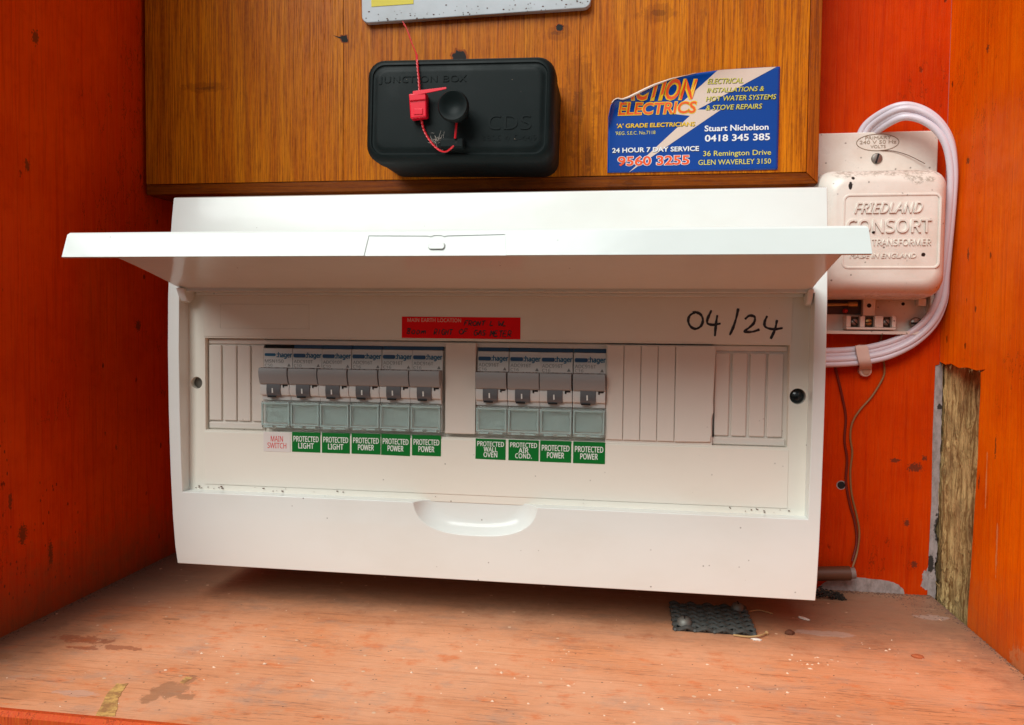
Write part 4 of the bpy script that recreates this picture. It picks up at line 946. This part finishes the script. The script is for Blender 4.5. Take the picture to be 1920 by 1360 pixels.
w = obj('dark_red_line', MB().tube(spline([(167.5, -1, 146), (169.6, -1, 138), (173.6, -1, 122), (175.8, -1, 110), (175.4, -1, 96), (177.2, -1, 84), (177.0, -1, 70), (179.6, -1, 56), (183.0, -1, 44), (184.2, -1.6, 32), (181.5, -3, 20)], 8), .8, 8), DKRED)  # thin dark red tube down the wall beside the beige wire
tag(w, 'dark red line running down the wall left of the beige wire', 'wire')
pp = thing('pipe_stub', 'brown pipe stub poking out from behind the lower right corner of the switchboard', 'pipe', (170, -9, 13))
obj('tube', MB().tube([(100, -10, 11.5), (150, -9.6, 12.2), (178.5, -9, 14.0)], 4.4, 20), PIPE, pp)
obj('bare_end', MB().tube([(178.4, -9, 14.0), (181.6, -9, 14.4)], 3.4, 16), mat('grey_pipe_end', (.22, .16, .14), .6), pp)
obj('bore', MB().tube([(181.5, -9, 14.4), (182.0, -9, 14.4)], 1.6, 12), DARK, pp)
# gunk pile beneath the pipe
mb = MB()
for i in range(420):
    x = 150+random.random()*24; y = -8-random.random()*12; h = 4.2*max(0, 1-abs(x-160)/16)*random.random(); r = random.uniform(.4, 1.5)
    a = random.uniform(0, 3)
    mb.add([(x+r*math.cos(a+q), y+r*math.sin(a+q), h+random.uniform(0, .8)) for q in (0, 2.1, 4.2)]+[(x, y, h+r*.8)], [(0, 1, 3), (1, 2, 3), (2, 0, 3), (0, 2, 1)])
g = obj('dirt_pile', mb, GUNK, smooth=0); tag(g, 'dark dirt and fluff heaped under the pipe stub', None, kind='stuff')
# dust and crumbs in the corners where shelf meets the boards
mb = MB()
def crumb(x, y, r, z=0):
    a = random.uniform(0, 6)
    mb.add([(x+r*math.cos(a+q)*random.uniform(.6, 1.3), y+r*math.sin(a+q)*random.uniform(.5, 1), z+.02) for q in (0, 1.6, 3.1, 4.7)]+[(x+random.uniform(-.3, .3)*r, y, z+r*random.uniform(.3, .8))], [(0, 1, 4), (1, 2, 4), (2, 3, 4), (3, 0, 4), (3, 2, 1, 0)])
for i in range(420): crumb(229.6-abs(random.gauss(0, 2.0)), random.uniform(-200, -4), random.uniform(.2, .8))
for i in range(300): crumb(-280+abs(random.gauss(0, 3)), random.uniform(-215, -4), random.uniform(.2, .9))
for i in range(260): crumb(random.uniform(170, 229), -abs(random.gauss(0, 3.0)), random.uniform(.2, .8))
for i in range(160): crumb(random.uniform(205, 229), -random.uniform(0, 42), random.uniform(.2, .7))
for i in range(220): crumb(random.uniform(-275, 222), random.uniform(-205, -8), random.uniform(.12, .45))
g = obj('crumbs', mb, flat('dusty_crumb', (.14, .07, .045)), smooth=0); tag(g, 'brown dust and crumbs lying along the corners of the shelf', None, kind='stuff')
# pale paint flecks on the shelf
mb = MB()
for cx, cy, n, sx, sy in ((128, -115, 15, 16, 6), (95, -150, 10, 30, 12), (-20, -160, 16, 60, 25), (-150, -165, 12, 30, 20), (60, -185, 16, 60, 12), (10, -130, 12, 60, 10), (170, -100, 8, 20, 15)):
    for i in range(n): crumb(random.gauss(cx, sx*.6), max(-216, random.gauss(cy, sy*.6)), random.uniform(.4, 1.25), -.1)
for i in range(90): crumb(random.uniform(-270, 220), random.uniform(-218, -70), random.uniform(.2, .6), -.08)
g = obj('paint_flecks', mb, PFLAKE, smooth=0); tag(g, 'pale paint flecks scattered over the orange shelf', None, kind='stuff')
# named bits of debris
def chunk(name, x, y, r, m_, label, cat, stretch=1.6, ang=.4, h=.5):
    mb = MB(); rings = []
    for k, (s_, z) in enumerate(((1, 0), (1.05, h*.5*r), (.55, h*r))):
        rings.append([(x+(math.cos(t)*r*stretch*s_*random.uniform(.75, 1.2))*math.cos(ang)-math.sin(t)*r*s_*math.sin(ang), y+math.cos(t)*r*stretch*s_*math.sin(ang)+math.sin(t)*r*s_*random.uniform(.7, 1.2), z+.05) for t in [6.283*q/9 for q in range(9)]])
    o = obj(name, mb.loft(rings), m_, smooth=0); return tag(o, label, cat)
chunk('bark_chip', 128.7, -79, 2.0, BARK, 'small dark brown bark chip on the shelf right of the mesh patch', 'debris', 1.3, .2, 1.0)
chunk('leaf_bit', 186.3, -99.5, 2.0, flat('rust_leaf', (.42, .10, .03)), 'curled rusty leaf fragment on the right of the shelf', 'debris', 1.5, -.2, .7)
chunk('paper_scrap', 141.5, -54.5, 1.2, FLAKE, 'white paper scrap on the shelf under the lower right corner of the switchboard', 'debris', 3.0, -.7, .6)
chunk('white_crumb', 109.5, -91, 1.1, FLAKE, 'white crumb in front of the right corner of the mesh patch', 'debris', 2.6, -.15, .8)
w = obj('straw_stalk', MB().tube(spline([(98, -88, .8), (106, -89.5, 1), (112, -88, 1.6), (116, -83, 1.2)], 6), [.5]*18+[1.2], 6), STRAWM); tag(w, 'curved straw stalk lying against the front edge of the mesh patch', 'debris')
w = obj('straw_stalk', MB().tube(spline([(112, -50, .6), (118, -48, 1), (125, -51, .6)], 6), .35, 6), STRAWM); tag(w, 'fine pale stalk lying behind the right end of the mesh patch', 'debris')

# glue residue of old tape, flat on the shelf
def residue(poly, label, m_=TAPE):
    bm_pts = []
    for i, p in enumerate(poly):
        q = poly[(i+1) % len(poly)]
        for k in range(5): bm_pts.append((p[0]+(q[0]-p[0])*k/5+random.uniform(-.35, .35), p[1]+(q[1]-p[1])*k/5+random.uniform(-.35, .35)))
    o = obj('tape_residue', MB().prism_z(bm_pts, -.2, .18), m_); return tag(o, label, 'tape residue')
residue([(-187.8, -193), (-182.6, -192), (-168.4, -218), (-175.4, -219.5)][0:2]+[(-178.0, -205), (-169.0, -219.6), (-177.2, -220.6), (-184, -206)], 'yellow glue residue of old tape near the front left edge of the shelf')
residue([(-160.5, -181), (-157.4, -181.5), (-157.8, -187.5), (-160.6, -187)], 'smaller brownish glue residue right of the yellow tape mark')

# ================================================================== WOVEN MESH PATCH
mp_ = thing('mesh_patch', 'square of black woven mesh screwed to the shelf under the switchboard', 'mesh patch', (89, -66, 0))
obj('backing', MB().box(67.2, 110.2, -47.2, -85.6, .15, .5), DARK, mp_)
rows_ = 12; cols = 9
for j in range(rows_):
    y = -48-(37)*j/(rows_-1); pts = []
    for i in range(cols*2+1):
        x = 66.8+43.6*i/(cols*2); pts.append((x, y+.35*math.sin(i*1.57), 1.5+1.0*math.sin(math.pi*i/2*1+math.pi*j)))
    obj('strand', MB().tube(spline(pts, 3), 1.25, 7), RUBBER, mp_)
for i in range(cols):
    x = 68+41.6*i/(cols-1); pts = []
    for j in range(rows_*2+1):
        y = -47-39.5*j/(rows_*2); pts.append((x+.5*math.sin(j), y, 1.2+.8*math.sin(math.pi*j/2+math.pi*i)))
    obj('strand', MB().tube(spline(pts, 2), .8, 6), RUBBER, mp_)
for (cx, cy, r) in ((72.8, -81.0, 4.1), (105.2, -52.5, 3.8)):
    s_ = obj('roofing_screw', MB().disc_z(cx, cy, [(r, 2.4), (r*.97, 3.9), (r*.8, 5.3), (r*.45, 6.2), (.2, 6.4)], 26), mat('weathered_zinc', (.16, .16, .145), .55, .5, .5), mp_)
    obj('slot', MB().box(cx-.4, cx+.4, cy-r*.5, cy+r*.5, 5.4, 6.6), DARK, s_)
